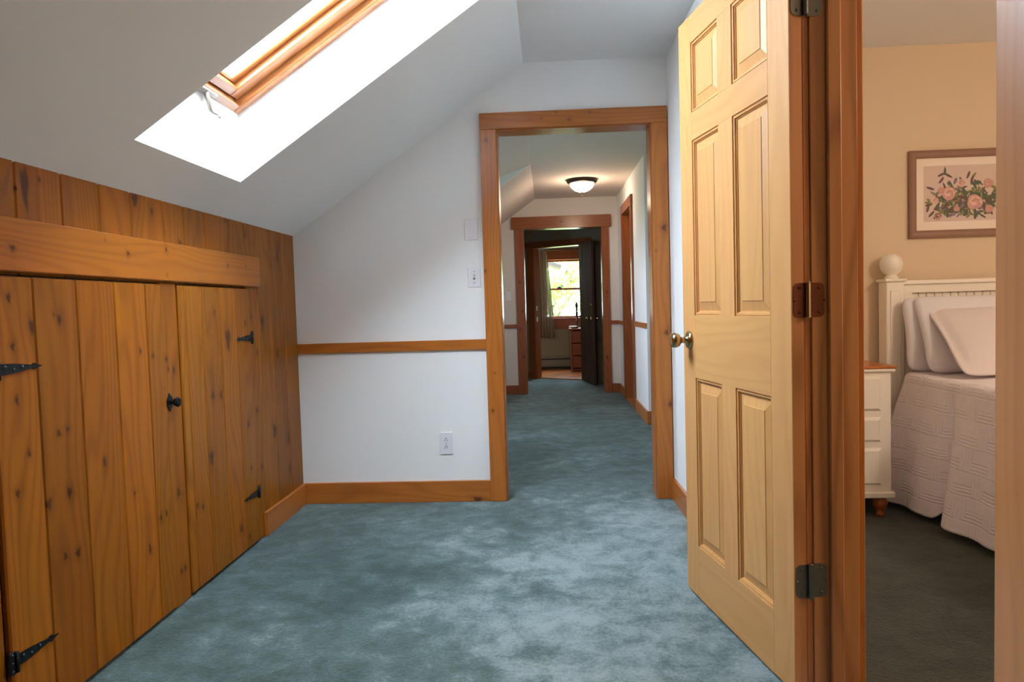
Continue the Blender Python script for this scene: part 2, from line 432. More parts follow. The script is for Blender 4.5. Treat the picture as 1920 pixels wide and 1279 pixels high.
# skylight window
SK = empty('window_1', slp(UF, Y0, DF), 'pine-framed roof window at the top of the white shaft', 'window', None, 'structure')
def sring(uo0, uo1, yo0, yo1, wu, wy, n0, n1, mat, name, bev=.004, pr=SK):
    W = Wood()
    Mx = Matrix((SU, Vector((0, 1, 0)), SN)).transposed().to_4x4(); Mx.translation = SA
    # local x = u, y = y, z = n
    W.board(uo0, uo1, yo1-wy, yo1, n0, n1, grain='x', bev=bev, M=Mx)
    W.board(uo0, uo1, yo0, yo0+wy, n0, n1, grain='x', bev=bev, M=Mx)
    W.board(uo0, uo0+wu, yo0+wy, yo1-wy, n0, n1, grain='y', bev=bev, M=Mx)
    W.board(uo1-wu, uo1, yo0+wy, yo1-wy, n0, n1, grain='y', bev=bev, M=Mx)
    return W.done(name, mat, pr)
sring(UF, U1, Y0, Y1, .036, .045, DF, DF+.12, SKYW, 'frame')
sash = sring(UF+.040, U1-.040, Y0+.050, Y1-.050, .040, .062, DF+.026, DF+.095, SKYW, 'sash')
sring(UF+.080, U1-.080, Y0+.112, Y1-.112, .014, .034, DF+.052, DF+.095, SKYW, 'glazing_bead')
bm = bmesh.new()
Mx = Matrix((SU, Vector((0, 1, 0)), SN)).transposed().to_4x4(); Mx.translation = SA
bx(bm, UF+.06, U1-.06, Y0+.06, Y1-.06, DF+.078, DF+.082, mat=Mx); finish('glass_pane', bm, GLASS, SK)
bm = bmesh.new()   # opener with folding crank
p = slp(UF+.02, (Y0+Y1)/2+.06, DF-.004)
bx(bm, -.085, .075, -.010, .010, -.010, .004, .003, mat=Matrix.Translation(p) @ Matrix((Vector((0, 1, 0)), SU, SN)).transposed().to_4x4())
h = p+Vector((0, .0, -.02)); h = h+Vector((0, 0, .012)); pts = [h, h+Vector((.004, .012, -.03)), h+Vector((.006, .020, -.060)), h+Vector((.012, .026, -.068)), h+Vector((.026, .040, -.072))]
tube(bm, pts, [.010, .009, .009, .004, .0035], 8); tube(bm, [pts[-1], pts[-1]+Vector((.001, .002, -.011))], .006, 8)
tag(finish('crank_handle', bm, CRANK, SK), 'pale folding crank handle')

# ------------------------------------------------------------------ knotty pine knee wall
KP = [(1.769,1.129,.010,1.6),(1.773,1.003,.008,1.6),(1.776,.865,.008,2),(1.848,1.051,.016,1.5),(1.933,1.083,.005,1.5),(1.955,1.068,.010,1.8),(1.925,.751,.010,1.3),(1.963,.756,.007,1.3),(1.807,.72,.008,1.8),(1.759,.625,.010,1.3),(1.955,.576,.013,1.4),(1.870,.566,.014,1.5),(1.976,.394,.013,1.2),(1.922,.403,.010,1.3),(2.346,.954,.008,1.6),(2.424,.933,.008,1.2),(2.121,.628,.009,2.4),(2.27,.489,.006,1.8),(2.341,.278,.009,2.6),(2.42,.363,.009,1.5),(2.456,.368,.009,1.5),(2.547,.125,.009,1.6),(2.575,.127,.009,1.6),(2.554,.417,.012,1.7),(2.680,.333,.012,1.3),(2.722,.317,.011,1.3),(2.814,.492,.022,1.6),(3.186,.361,.009,1.5),(3.056,.124,.016,1.3),(3.14,.061,.010,1.5),(3.34,.334,.012,1.3),(3.515,.478,.026,1.7),(3.18,.566,.012,1.3),(3.699,.248,.014,2.6),(2.52,.915,.008,1.5),(2.529,.878,.006,1.8),(2.566,.871,.008,2),(2.85,.741,.014,1.4),(2.925,.733,.013,1.8),(3.014,.963,.026,2.3),(3.345,.886,.009,1.5),(3.306,.613,.014,1.4),(3.6,.861,.016,2),(3.70,.407,.016,3),(2.899,1.081,.007,2),(3.195,1.028,.009,2),(3.29,1.057,.009,2),(3.42,1.027,.022,2),(3.271,1.437,.009,2),(3.069,1.475,.010,1),(2.669,1.348,.013,.8),(3.661,1.36,.012,3.5),(1.833,1.416,.009,1.2),(1.868,1.426,.018,4),(1.925,1.455,.006,1.5),(2.384,1.467,.020,1.4),(2.486,1.441,.009,1.6)]
def inr(y0, y1, z0, z1): return [k for k in KP if y0 <= k[0] <= y1 and z0 <= k[1] <= z1]
BT = 1.192           # top of the cupboard doors / foot of the header board
W = Wood()
xb = XP+.0
def pboard(W, y0, y1, z0, z1, x1=xb, t=.018, bev=.0045):
    kn = inr(y0-.002, y1+.002, z0, z1)
    if y1 < 1.7: kn = [(y0+(y1-y0)*random.random(), z0+(z1-z0)*random.random(), .012, 1.5) for _ in range(3)]
    W.board(x1-t, x1, y0, y1, z0, z1, grain='z', bev=bev, knots=kn, across='y')
ys_top = [-4.05+.175*i for i in range(14)]+[-1.6, -1.42, -1.25, -1.08, -.9, -.72, -.55, -.38, -.2, -.02, .15, .33, .5, .68, .85, 1.02, 1.2, 1.37, 1.54, 1.66, 1.832, 2.012, 2.187, 2.355, 2.56, 2.706, 2.874, 3.094, 3.25]
for a, b_ in zip(ys_top, ys_top[1:]): pboard(W, a+.0005, b_-.0005, 1.19, 1.53)
for a, b_ in zip([3.25, 3.375, 3.545, 3.722], [3.375, 3.545, 3.722, 3.90]): pboard(W, a+.0005, b_-.0005, 0, 1.53)
for a, b_ in zip(ys_top, ys_top[1:]):
    if b_ < 1.67: pboard(W, a+.0005, b_-.0005, 0, 1.19)
pboard(W, 1.66, 1.700, 0, 1.19)
pboard(W, 2.500, 2.612, 0, 1.19, x1=xb+.006)          # the post between the two cupboard doors
o = W.done('wall_left', PINE); tag(o, 'knotty pine plank knee wall below the sloping ceiling', 'wall', None, 'structure')
bm = bmesh.new(); bx(bm, XP-.12, XP-.022, -4.1, YB, -.02, 1.42); S('wall_left_core', bm, SLOT, 'wall core behind the pine planking')
KB = [(1.783,1.256,.010,.9),(2.294,1.277,.009,.9),(2.532,1.309,.011,.8),(3.027,1.28,.008,.8),(3.212,1.283,.008,.8),(2.53,1.217,.005,.8),(2.175,1.311,.004,1)]
W = Wood(); W.board(XP, XP+.020, .45, 3.375, 1.196, 1.335, grain='y', bev=.003, across='z', knots=[(z, y, r, e) for y, z, r, e in KB])
o = W.done('trim_1', PINEH); tag(o, 'horizontal pine header board above the cupboard doors', 'trim', None, 'structure')

def screw(parent, p_, n_, mat, r=.0045):
    bm = bmesh.new(); lathe(bm, [(r, 0), (r*.88, .0018), (0, .0026)], frame_m(p_, n_), 10); return finish('screw', bm, mat, parent)
def strap_hinge(parent, ykn, z, dirn, L=.155):
    """black strap hinge: rectangular leaf on the fixed side, tapering strap along the door"""
    t = .004; x = XP+.013; bm = bmesh.new()
    bx(bm, x, x+t, min(ykn, ykn-dirn*.024), max(ykn, ykn-dirn*.024), z-.030, z+.030, .002)
    tube(bm, [(x+.005, ykn, z-.026), (x+.005, ykn, z+.026)], .0055, 10)
    n = 24; up = []; dn = []
    for i in range(n+1):
        s_ = i/n; w = .0035+.011*(1-s_/.78)**.75*(1+.25*math.sin(s_*4)) if s_ < .76 else (.0085 if s_ < .86 else .0038*(1-s_)/.14+.0008)
        if s_ > .97: w = .0008
        up.append((ykn+dirn*(.004+L*s_), z+w)); dn.append((ykn+dirn*(.004+L*s_), z-w))
    prism(bm, up+dn[::-1], x, x+t*.8, 'x')
    o = finish('strap_hinge', bm, IRON, parent)
    for yy, zz in [(ykn+dirn*.025, z+.005), (ykn+dirn*.055, z-.003), (ykn+dirn*.085, z+.002), (ykn-dirn*.012, z+.021), (ykn-dirn*.012, z-.021), (ykn-dirn*.012, z)]:
        screw(o, (x+t*.9, yy, zz), (1, 0, 0), SCREW)
    return o
def cupboard(y0, y1, seams, hingey, dirn, label):
    e = empty('cupboard_door', (XP, (y0+y1)/2, 0), label, 'door', 'low pine cupboard doors in the knee wall')
    W = Wood()
    for a, b_ in zip(seams, seams[1:]): pboard(W, a+.0004, b_-.0004, .012, BT-.008, x1=XP+.012, t=.02)
    W.done('plank_panel', PINE, e)
    for z in ((.947, .205) if dirn > 0 else (.958, .235)): strap_hinge(e, hingey, z, dirn)
    return e
cupboard(1.703, 2.497, [1.703, 1.857, 2.033, 2.217, 2.394, 2.497], 1.712, 1, 'wide pine plank cupboard door nearest the camera, left of the black knob')
cupboard(2.614, 3.247, [2.614, 2.663, 2.787, 2.948, 3.105, 3.247], 3.249, -1, 'narrower pine plank cupboard door right of the black knob, towards the end wall')
# knob latch on the post
K = empty('cabinet_latch', (XP+.006, 2.525, .757), 'black iron turn knob latch on the pine post between the cupboard doors', 'latch')
bm = bmesh.new()
pts = []
for j in range(8):
    a = PI/8+j*PI/4; pts.append((2.525+.020*math.cos(a), .757+.026*math.sin(a)))
prism(bm, pts, XP+.006, XP+.010, 'x'); 
for zz in (.731, .783): lathe(bm, [(.008, 0), (.006, .002), (0, .003)], frame_m((XP+.006, 2.525, zz), (1, 0, 0)), 10)
finish('back_plate', bm, IRON, K)
bm = bmesh.new(); lathe(bm, [(.008, 0), (.007, .012), (.015, .018), (.019, .026), (.016, .033), (.007, .037), (0, .038)], frame_m((XP+.010, 2.525, .757), (1, 0, 0)), 8, smooth=False)
finish('knob', bm, IRON, K)
bm = bmesh.new(); bx(bm, XP+.014, XP+.019, 2.520, 2.572, .752, .764, .002); finish('turn_bar', bm, IRON, K)

# ------------------------------------------------------------------ baseboards, chair rail
def bb(name, label, *a, grain='x', knots=(), mat=TRIM, **kw):
    o = wbox(name, mat, None, *a, grain=grain, knots=knots, **kw); tag(o, label, name.split('_')[0], None, 'structure'); return o
bb('baseboard_back', 'pine baseboard below the white end wall', XP+.017, -.338, YB-.016, YB+.002, 0, .116, knots=[(.012, -.411, .018, 1.6)], across='z')
bb('baseboard_left', 'short pine baseboard at the foot of the plank wall', XP, XP+.018, 3.33, YB, 0, .116, grain='y')
W = Wood()
ang = math.atan(-.0136)
def rbM(y): return Matrix.Translation((rwx(y), y, 0)) @ Matrix.Rotation(math.atan(.0136), 4, 'Z')
W.board(-.016, .002, 0, YB-2.02, 0, .116, grain='y', M=rbM(2.02)); 
o = W.done('baseboard_right', TRIM); tag(o, 'pine baseboard on the right wall behind the open door', 'baseboard', None, 'structure')
bb('trim_2', 'pine chair rail across the white end wall', XP, -.338, YB-.016, YB+.001, .838, .893)
# ------------------------------------------------------------------ cased opening in the end wall
KCL = [(-.303,1.958,.010,1.5),(-.330,1.262,.006,1.8),(-.312,.502,.008,1.3),(-.294,.706,.004,1.3)]
KCR = [(.631,1.461,.014,1.5),(.634,.902,.013,1.4),(.646,.516,.012,1.6),(.586,1.341,.004,1.2)]
KCH = [(.142,2.048,.010,1.5),(-.005,2.061,.005,1.2),(.072,2.092,.005,1.5),(.256,2.084,.005,1.5)]
E1 = empty('trim_3', (OL, YB, 0), 'pine casing and jambs of the opening in the white end wall', 'trim', None, 'structure')
wbox('side_casing', TRIM, E1, -.338, OL+.0, YB-.024, YB, 0, OT, knots=KCL, bev=.003)
wbox('side_casing', TRIM, E1, OR, .657, YB-.024, YB, 0, OT, knots=KCR, bev=.003)
wbox('head_casing', TRIM, E1, -.338, .657, YB-.025, YB, OT, 2.102, grain='x', across='z', knots=[(z, x, r, e) for x, z, r, e in KCH], bev=.003)
wbox('jamb', TRIM, E1, OL-.018, OL+.004, YB-.004, YB+.135, 0, OT+.004, seed=.31)
wbox('jamb', TRIM, E1, OR-.004, OR+.018, YB-.004, YB+.135, 0, OT+.004, seed=.62)
wbox('jamb', TRIM, E1, OL, OR, YB-.004, YB+.135, OT-.004, OT+.018, grain='x', seed=.55)
# ------------------------------------------------------------------ bedroom doorway casing in the right wall
E2 = empty('trim_4', (rwx(JF), JF, 0), 'reddish pine jamb and casing of the bedroom doorway', 'trim', None, 'structure')
xj = rwx(JF); q = .118
wbox('jamb', JAMB, E2, xj-.001, xj+q+.001, JF, JF+.018, 0, JT, seed=.77)
wbox('door_stop', JAMB, E2, xj+.040, xj+.075, JF-.012, JF, 0, JT-.01, seed=.15, bev=.003)
wbox('side_casing', JAMB, E2, xj-.019, xj, JF+.005, JF+.095, 0, JT+.09, seed=.44, bev=.003)
wbox('side_casing', TRIM, E2, xj+q, xj+q+.018, JF+.005, JF+.095, 0, JT+.09, seed=.21, bev=.003)
xn = rwx(JN)
wbox('jamb', JAMB, E2, xn-.001, xn+q+.001, JN-.018, JN, 0, JT, seed=.35)
wbox('side_casing', CASEN, E2, xn-.019, xn, JN-.097, JN-.005, 0, JT+.09, seed=.5, bev=.003, knots=[(1.075, .22, .010, 1.4)])
wbox('side_casing', TRIM, E2, xn+q, xn+q+.018, JN-.097, JN-.005, 0, JT+.09, seed=.87, bev=.003)
wbox('jamb', JAMB, E2, xj, xj+q, JN, JF, JT, JT+.018, grain='y', seed=.9)
wbox('head_casing', JAMB, E2, xj-.019, xj, JN-.097, JF+.095, JT+.005, JT+.095, grain='y', seed=.33)

# ------------------------------------------------------------------ the open six-panel door
DW, DT, DH = .757, .035, 2.030
ddir = Vector((.18392, -.98294, 0)); dn = Vector((.98294, .18392, 0))
D1 = empty('door_1', (.493, 2.642, 0), 'pale pine six-panel door standing open against the right wall', 'door', None, 'structure')
DM = Matrix((ddir, dn, Vector((0, 0, 1)))).transposed().to_4x4(); DM.translation = (.493, 2.642, .012)
def db(W, a0, a1, z0, z1, grain, seed, bev=.0015): W.board(a0, a1, 0, DT, z0-.012, z1-.012, grain=grain, bev=bev, seed=seed, M=DM, across='x' if grain == 'z' else 'z')
cols = [(.108, .325), (.424, .645)]; rows = [(.196, .798), (1.018, 1.621), (1.715, 1.951)]
W = Wood()
db(W, 0, cols[0][0], .012, 2.045, 'z', .11); db(W, cols[1][1], DW, .012, 2.045, 'z', .57)
zr = [.012, .196, .798, 1.018, 1.621, 1.715, 1.951, 2.045]
for i in range(0, 8, 2): db(W, cols[0][0], cols[1][1], zr[i], zr[i+1], 'x', .2+i*.083, .0004)
for r_ in rows: db(W, cols[0][1], cols[1][0], r_[0], r_[1], 'z', .42+r_[0]*.1, .0004)
W.done('door_frame', DOORW, D1)
W = Wood(); W.board(DW, DW+.0008, .0008, DT-.0008, .001, DH, grain='z', bev=0, seed=.7, M=DM, across='y'); tag(W.done('hinge_edge', JAMB, D1), 'darker hinge-side edge of the door')  # thin strip in darker brown wood than the door faces
def panel(c, r_, seed):
    a0, a1 = c; z0, z1 = r_[0]-.012, r_[1]-.012
    prof = [(0, .0), (.0012, .0045), (.003, .0048), (.0042, .0028), (.009, .0034), (.0105, .0085), (.0125, .0088), (.0135, .0122), (.017, .0122), (.045, .0048), (.0465, .0028), (.049, .0028)]
    tb = bmesh.new()
    for side in (0, 1):
        loops = []
        for d, h in prof:
            y = h if side == 0 else DT-h
            loops.append([tb.verts.new((x, y, z)) for x, z in ((a0+d, z0+d), (a1-d, z0+d), (a1-d, z1-d), (a0+d, z1-d))])
        for A, B in zip(loops, loops[1:]):
            for i in range(4): tb.faces.new((A[i], A[(i+1) % 4], B[(i+1) % 4], B[i]))
        tb.faces.new(loops[-1])
    gl = tb.verts.layers.float_vector.new('g'); tb.verts.layers.float.new('k')
    for v in tb.verts: v[gl] = Vector((v.co.z+seed*5, v.co.x+seed*3, seed))
    tb.transform(DM); finish('panel', tb, DOORW, D1)
sd = .05
for c in cols:
    for r_ in rows: panel(c, r_, sd); sd += .137
bm = bmesh.new()   # knobs both sides with the rose
for sgn, y0 in ((-1, 0), (1, DT)):
    M_ = DM @ frame_m((.062, y0, .918), (0, sgn, 0))
    k_ = .72 if sgn > 0 else 1
    lathe(bm, [(0, 0), (.031, .0), (.032, .004), (.029, .009), (.020, .013), (.0115, .017), (.0105, .030), (.012, .036), (.022, .042), (.0265, .051), (.027, .058), (.024, .066), (.014, .0705), (.0, .071)] if sgn < 0 else [(0, 0), (.03, 0), (.028, .006), (.011, .010), (.011, .018), (.022, .026), (.024, .034), (.014, .040), (0, .041)], M_, 28)
finish('knob', bm, BRASSD, D1)
bm = bmesh.new(); bx(bm, -.0012, .001, .005, .030, .885, .945, mat=DM); finish('latch_plate', bm, BRASSD, D1)
HP = Vector((.675, 1.899, 0))
def butt_hinge(z, mat, knm, lab):
    bm = bmesh.new()
    # door leaf on the hinge edge of the door (local x = DW), rounded corners
    def leaf(M, w, hgt, t=.0018, r=.014):
        pts = []
        for cx, cz, a0 in ((w-r, hgt/2-r, 0), (0, hgt/2, None), (0, -hgt/2, None), (w-r, -hgt/2+r, -PI/2)):
            if a0 is None: pts.append((cx, cz))
            else: pts += [(cx+r*math.cos(a0+k*PI/8), cz+r*math.sin(a0+k*PI/8)) for k in range(5)]
        tb = bmesh.new(); prism(tb, pts, 0, t, 'y'); tb.transform(M); me = bpy.data.meshes.new('t'); tb.to_mesh(me); tb.free(); bm.from_mesh(me); bpy.data.meshes.remove(me)
    e1 = DM @ Vector((DW, 0, 0)); nrm = ddir; ax = -dn
    start = Vector((HP.x-.004, HP.y+.0, z))
    base = DM @ Vector((DW+.0009, DT, 0)); base.z = z
    leaf(Matrix.Translation(base+dn*.004) @ Matrix((ax, nrm, Vector((0, 0, 1)))).transposed().to_4x4(), .034, .090)
    leaf(Matrix.Translation((xj-.006, JF-.0018, z)), .038, .090)
    o = finish('hinge', bm, mat, D1); tag(o, lab)
    bm = bmesh.new()
    pf = [(0, -.0475), (.004, -.0475), (.0062, -.045)]
    for k in range(1, 5): zz = -.045+k*.018; pf += [(.0062, zz-.0006), (.0052, zz-.0004), (.0052, zz+.0004), (.0062, zz+.0006)]
    pf += [(.0062, .045), (0, .045)]
    lathe(bm, pf, Matrix.Translation((HP.x, HP.y-.004, z)), 24)
    for f in bm.faces: f.smooth = False
    lathe(bm, [(.0035, 0), (.0065, .001), (.0065, .003), (0, .005)], Matrix.Translation((HP.x, HP.y-.004, z+.045)), 14)
    finish('hinge_pin', bm, knm, o)
    for dx, dz in ((.014, .032), (.027, 0), (.014, -.032)):
        p_ = base - dn*dx; screw(o, (p_.x+ddir.x*.002, p_.y+ddir.y*.002, z+dz), ddir, mat, .004)
        screw(o, (xj+.004+dx, JF-.0018, z+dz), (0, -1, 0), mat, .004)
butt_hinge(1.062, BRONZE, CHROME, 'bronze-brown butt hinge with a shiny pin')
butt_hinge(.318, PEWTER, PEWTER, 'dull pewter butt hinge')
butt_hinge(1.832, PEWTER, PEWTER, 'dull butt hinge near the top')

# ------------------------------------------------------------------ plates on the end wall
def plate(x0, x1, z0, z1, label, kind):
    e = empty({'switch': 'light_switch', 'blank': 'blank_wall_plate', 'outlet': 'wall_outlet'}[kind], ((x0+x1)/2, YB, (z0+z1)/2), label, {'switch': 'switch', 'blank': 'wall plate', 'outlet': 'outlet'}[kind])
    cx, cz = (x0+x1)/2, (z0+z1)/2; yf = YB-.006
    bm = bmesh.new(); bx(bm, x0, x1, yf, YB+.001, z0, z1, .003, 2); finish('cover_plate', bm, PLASTIC, e)
    sc = [(cx, cz)] if kind == 'outlet' else [(cx, cz+.030), (cx, cz-.030)]
    if kind == 'blank': sc = [(cx, cz+.042), (cx, cz-.042)]
    for x, z in sc: screw(e, (x, yf, z), (0, -1, 0), PLASTIC if kind == 'blank' else CHROME, .0032)
    if kind == 'switch':
        bm = bmesh.new(); bx(bm, cx-.0055, cx+.0055, yf-.0005, yf+.001, cz-.013, cz+.013); finish('toggle_slot', bm, SLOT, e)
        bm = bmesh.new(); prism(bm, [(yf, cz-.007), (yf, cz+.006), (yf-.011, cz+.010), (yf-.011, cz+.004)], cx-.0042, cx+.0042, 'x'); finish('toggle', bm, PLASTIC, e)
    if kind == 'outlet':
        for s_ in (-1, 1):
            c_ = cz+s_*.0205; bm = bmesh.new()
            pts = [(cx+.017*math.cos(a), c_+max(-.0135, min(.0135, .017*math.sin(a)))) for a in [2*PI*j/24 for j in range(24)]]
            prism(bm, pts, yf-.0015, yf, 'y'); r_ = finish('receptacle', bm, PLASTIC, e)
            bm = bmesh.new(); bx(bm, cx-.0078, cx-.0052, yf-.0022, yf-.001, c_-.0075, c_+.0015); bx(bm, cx+.0052, cx+.0078, yf-.0022, yf-.001, c_-.0075, c_+.0015)
            lathe(bm, [(0, 0), (.003, 0), (.003, .0008), (0, .0008)], frame_m((cx, yf-.0014, c_+.0075), (0, -1, 0)), 12)
            finish('slots', bm, SLOT, r_)
plate(-.427, -.358, 1.176, 1.287, 'white toggle light switch beside the pine casing', 'switch')
plate(-.437, -.366, 1.432, 1.545, 'blank white wall plate above the light switch', 'blank')
plate(-.613, -.541, .262, .386, 'white duplex outlet low on the end wall', 'outlet')

# ------------------------------------------------------------------ the passage beyond
YE = 8.62; XR = .857; C2 = -.115
def zs2(x): return ZH+(x-C2)*.70
bm = bmesh.new(); bx(bm, C2, 2.0, YB+.1, 11.6, ZH, ZH+.05); S('ceiling_passage', bm, PCEIL, 'flat pale ceiling of the passage')
bm = bmesh.new()
t_ = .03
prism(bm, [(C2, ZH), (-1.45, zs2(-1.45)), (-1.45, zs2(-1.45)+.05), (C2, ZH+.05)], 6.50, 11.6)
prism(bm, [(C2, ZH), (-1.45, zs2(-1.45)), (-1.45, zs2(-1.45)+.05), (C2, ZH+.05)], YB+.1, 4.4)
S('ceiling_passage_slope', bm, PCEIL, 'sloping ceiling of the passage on both sides of the dormer')
def zd(x): return ZH+(x-C2)*.40
bm = bmesh.new(); prism(bm, [(C2, ZH), (-1.45, zd(-1.45)), (-1.45, zd(-1.45)+.05), (C2, ZH+.05)], 4.36, 6.52); S('ceiling_dormer', bm, PCEIL, 'low-pitched ceiling of the shed dormer')
bm = bmesh.new()
prism(bm, [(C2, ZH), (-1.45, zd(-1.45)), (-1.45, zs2(-1.45))], 6.465, 6.4995); prism(bm, [(C2, ZH), (-1.45, zd(-1.45)), (-1.45, zs2(-1.45))], 4.34, 4.40)
S('wall_dormer', bm, WHITE, 'white triangular cheeks of the dormer')
bm = bmesh.new()
bx(bm, -1.5, -1.39, YB+.1, 5.50, 0, 1.9); bx(bm, -1.5, -1.39, 5.94, 11.6, 0, 1.9); bx(bm, -1.5, -1.39, 5.50, 5.94, 0, .98); bx(bm, -1.5, -1.39, 5.50, 5.94, 1.66, 1.9)
S('wall_passage_left', bm, WHITE, 'white left knee wall of the passage with the dormer window')
bm = bmesh.new()
for a in ((5.50, 5.52, .98, 1.66), (5.92, 5.94, .98, 1.66), (5.52, 5.92, .98, 1.00), (5.52, 5.92, 1.32, 1.335)): bx(bm, -1.46, -1.41, *a)
S('window_4', bm, PLASTIC, 'dormer window of the passage')
# right side of the passage: near nook, corner, wall with a doorway
bm = bmesh.new(); bx(bm, .72, .80, YB+.12, YB+.14, 0, .01); bm.free()
bm = bmesh.new(); bx(bm, 1.9, 2.0, YB+.1, 6.4, 0, 2.4); S('wall_nook_right', bm, WHITE, 'white side wall of the nook beyond the end wall')
bm = bmesh.new(); bx(bm, .70, 2.0, YB+.10, YB+.125, 0, 2.4); S('wall_nook_near', bm, WHITE, 'white back face of the hall wall inside the nook')
bm = bmesh.new(); bx(bm, XR, 2.0, 6.26, 6.36, 0, 2.4); bx(bm, XR, XR+.115, 6.36, 7.20, 0, 2.4); bx(bm, XR, XR+.115, 7.97, YE+.1, 0, 2.4); bx(bm, XR, XR+.115, 7.2, 7.97, 2.03, 2.4)
S('wall_passage_right', bm, WHITE, 'white right wall of the passage with the side doorway')
bm = bmesh.new(); bx(bm, 1.9, 2.0, 6.3, 11.6, 0, 2.4); bx(bm, XR+.1, 2, 8.5, 8.6, 0, 2.4); bx(bm, XR+.1, 2, 6.36, 6.45, 0, 2.4); S('wall_side_room', bm, WHITE, 'walls of the small room off the passage')
bb('baseboard_passage_right', 'pine baseboard on the right wall of the passage', XR-.016, XR+.001, 6.262, 7.11, 0, .118, grain='y')
bb('baseboard_passage_corner', 'pine baseboard returning round the passage corner', XR-.014, 1.9, 6.245, 6.261, 0, .118, grain='x')
bb('baseboard_passage_right_far', 'pine baseboard beyond the side doorway', XR-.016, XR+.001, 8.06, YE-.01, 0, .105, grain='y')
bb('trim_5', 'pine chair rail on the right wall of the passage', XR-.016, XR+.001, 6.262, 7.11, .835, .885, grain='y')
bb('trim_6', 'pine chair rail beyond the side doorway', XR-.016, XR+.001, 8.06, YE, .815, .86, grain='y')
E3 = empty('trim_7', (XR, 7.2, 0), 'pine casing and jambs of the side doorway on the right of the passage', 'trim', None, 'structure')
wbox('side_casing', AGED, E3, XR-.022, XR, 7.11, 7.205, 0, 2.03); wbox('side_casing', AGED, E3, XR-.022, XR, 7.965, 8.055, 0, 2.03)
wbox('head_casing', AGED, E3, XR-.024, XR, 7.10, 8.065, 2.025, 2.125, grain='y')
wbox('jamb', AGED, E3, XR-.002, XR+.117, 7.955, 7.97, 0, 2.03); wbox('jamb', AGED, E3, XR-.002, XR+.117, 7.2, 7.215, 0, 2.03); wbox('jamb', AGED, E3, XR, XR+.115, 7.2, 7.97, 2.02, 2.035, grain='y')
wbox('threshold', FLOORW, E3, XR-.01, XR+.12, 7.215, 7.955, 0, .012, grain='y')
# passage end wall with second opening
PL_, PR_, PT = -.262, .662, 1.975
bm = bmesh.new()
prism(bm, [(-1.45, 0), (PL_-.015, 0), (PL_-.015, zs2(PL_-.015)+.02), (-1.45, zs2(-1.45)+.02)], YE, YE+.115)
prism(bm, [(PL_-.015, PT+.015), (PR_+.015, PT+.015), (PR_+.015, ZH+.02), (C2, ZH+.02), (PL_-.015, zs2(PL_-.015)+.02)], YE, YE+.115)
prism(bm, [(PR_+.015, 0), (1.0, 0), (1.0, ZH+.02), (PR_+.015, ZH+.02)], YE, YE+.115)
S('wall_passage_end', bm, PWALL, 'white wall at the end of the passage around the second cased opening')
E4 = empty('trim_8', (PL_, YE, 0), 'reddish pine casing of the second opening, down the passage', 'trim', None, 'structure')
wbox('side_casing', AGED, E4, PL_-.108, PL_, YE-.022, YE, 0, PT, knots=[(-.32, 1.35, .012, 1.6), (-.30, 1.0, .012, 1.4), (-.33, .78, .012, 1.5), (-.30, .45, .014, 1.3)])
wbox('side_casing', AGED, E4, PR_, PR_+.088, YE-.022, YE, 0, PT, knots=[(.70, .42, .013, 1.4), (.71, 1.2, .009, 1.4)])
wbox('head_casing', AGED, E4, PL_-.140, PR_+.115, YE-.036, YE, PT-.002, 2.118, grain='x', knots=[(2.05, .19, .012, 2)], across='z')
wbox('jamb', AGED, E4, PL_-.015, PL_+.002, YE-.002, YE+.13, 0, PT); wbox('jamb', AGED, E4, PR_-.002, PR_+.015, YE-.002, YE+.13, 0, PT)
wbox('jamb', AGED, E4, PL_, PR_, YE-.002, YE+.13, PT-.002, PT+.013, grain='x')
bb('baseboard_passage_end', 'dark pine baseboard left of the second opening', -1.39, PL_-.108, YE-.016, YE, 0, .108, mat=AGED)
bb('baseboard_passage_end_right', 'pine baseboard right of the second opening', PR_+.088, XR, YE-.016, YE, 0, .105, mat=AGED)
bb('trim_9', 'pine chair rail left of the second opening', -1.39, PL_-.108, YE-.018, YE, .80, .845, mat=AGED)
bb('trim_10', 'pine chair rail right of the second opening', PR_+.088, XR, YE-.018, YE, .815, .86, mat=AGED)
bm = bmesh.new()
bx(bm, -.50, -.43, YE-.006, YE, 1.13, 1.24, .002); e = empty('light_switch', (-.465, YE, 1.185), 'small white light switch in the passage, left of the second opening', 'switch')
finish('cover_plate', bm, PLASTIC, e)
bm = bmesh.new(); bx(bm, -.469, -.461, YE-.014, YE-.005, 1.178, 1.192); finish('toggle', bm, PLASTIC, e)
# ceiling lamp
L_ = empty('ceiling_light', (.385, 7.40, ZH), 'lit flush ceiling lamp with white glass bowl and dark rim in the passage', 'lamp')
bm = bmesh.new(); lathe(bm, [(0, 0), (.155, 0), (.160, -.008), (.158, -.018), (.148, -.030), (.130, -.040), (.122, -.036), (0, -.030)], Matrix.Translation((.385, 7.40, ZH)), 40); finish('rim', bm, DARK, L_)
bm = bmesh.new(); lathe(bm, [(.124, -.038), (.120, -.060), (.104, -.085), (.075, -.108), (.035, -.124), (0, -.128)], Matrix.Translation((.385, 7.40, ZH)), 40)
finish('glass_bowl', bm, BOWL, L_)
bm = bmesh.new(); lathe(bm, [(.0, -.120), (.012, -.126), (.016, -.134), (.010, -.142), (.006, -.148), (.008, -.156), (0, -.162)], Matrix.Translation((.385, 7.40, ZH)), 20); finish('finial', bm, DARK, L_)

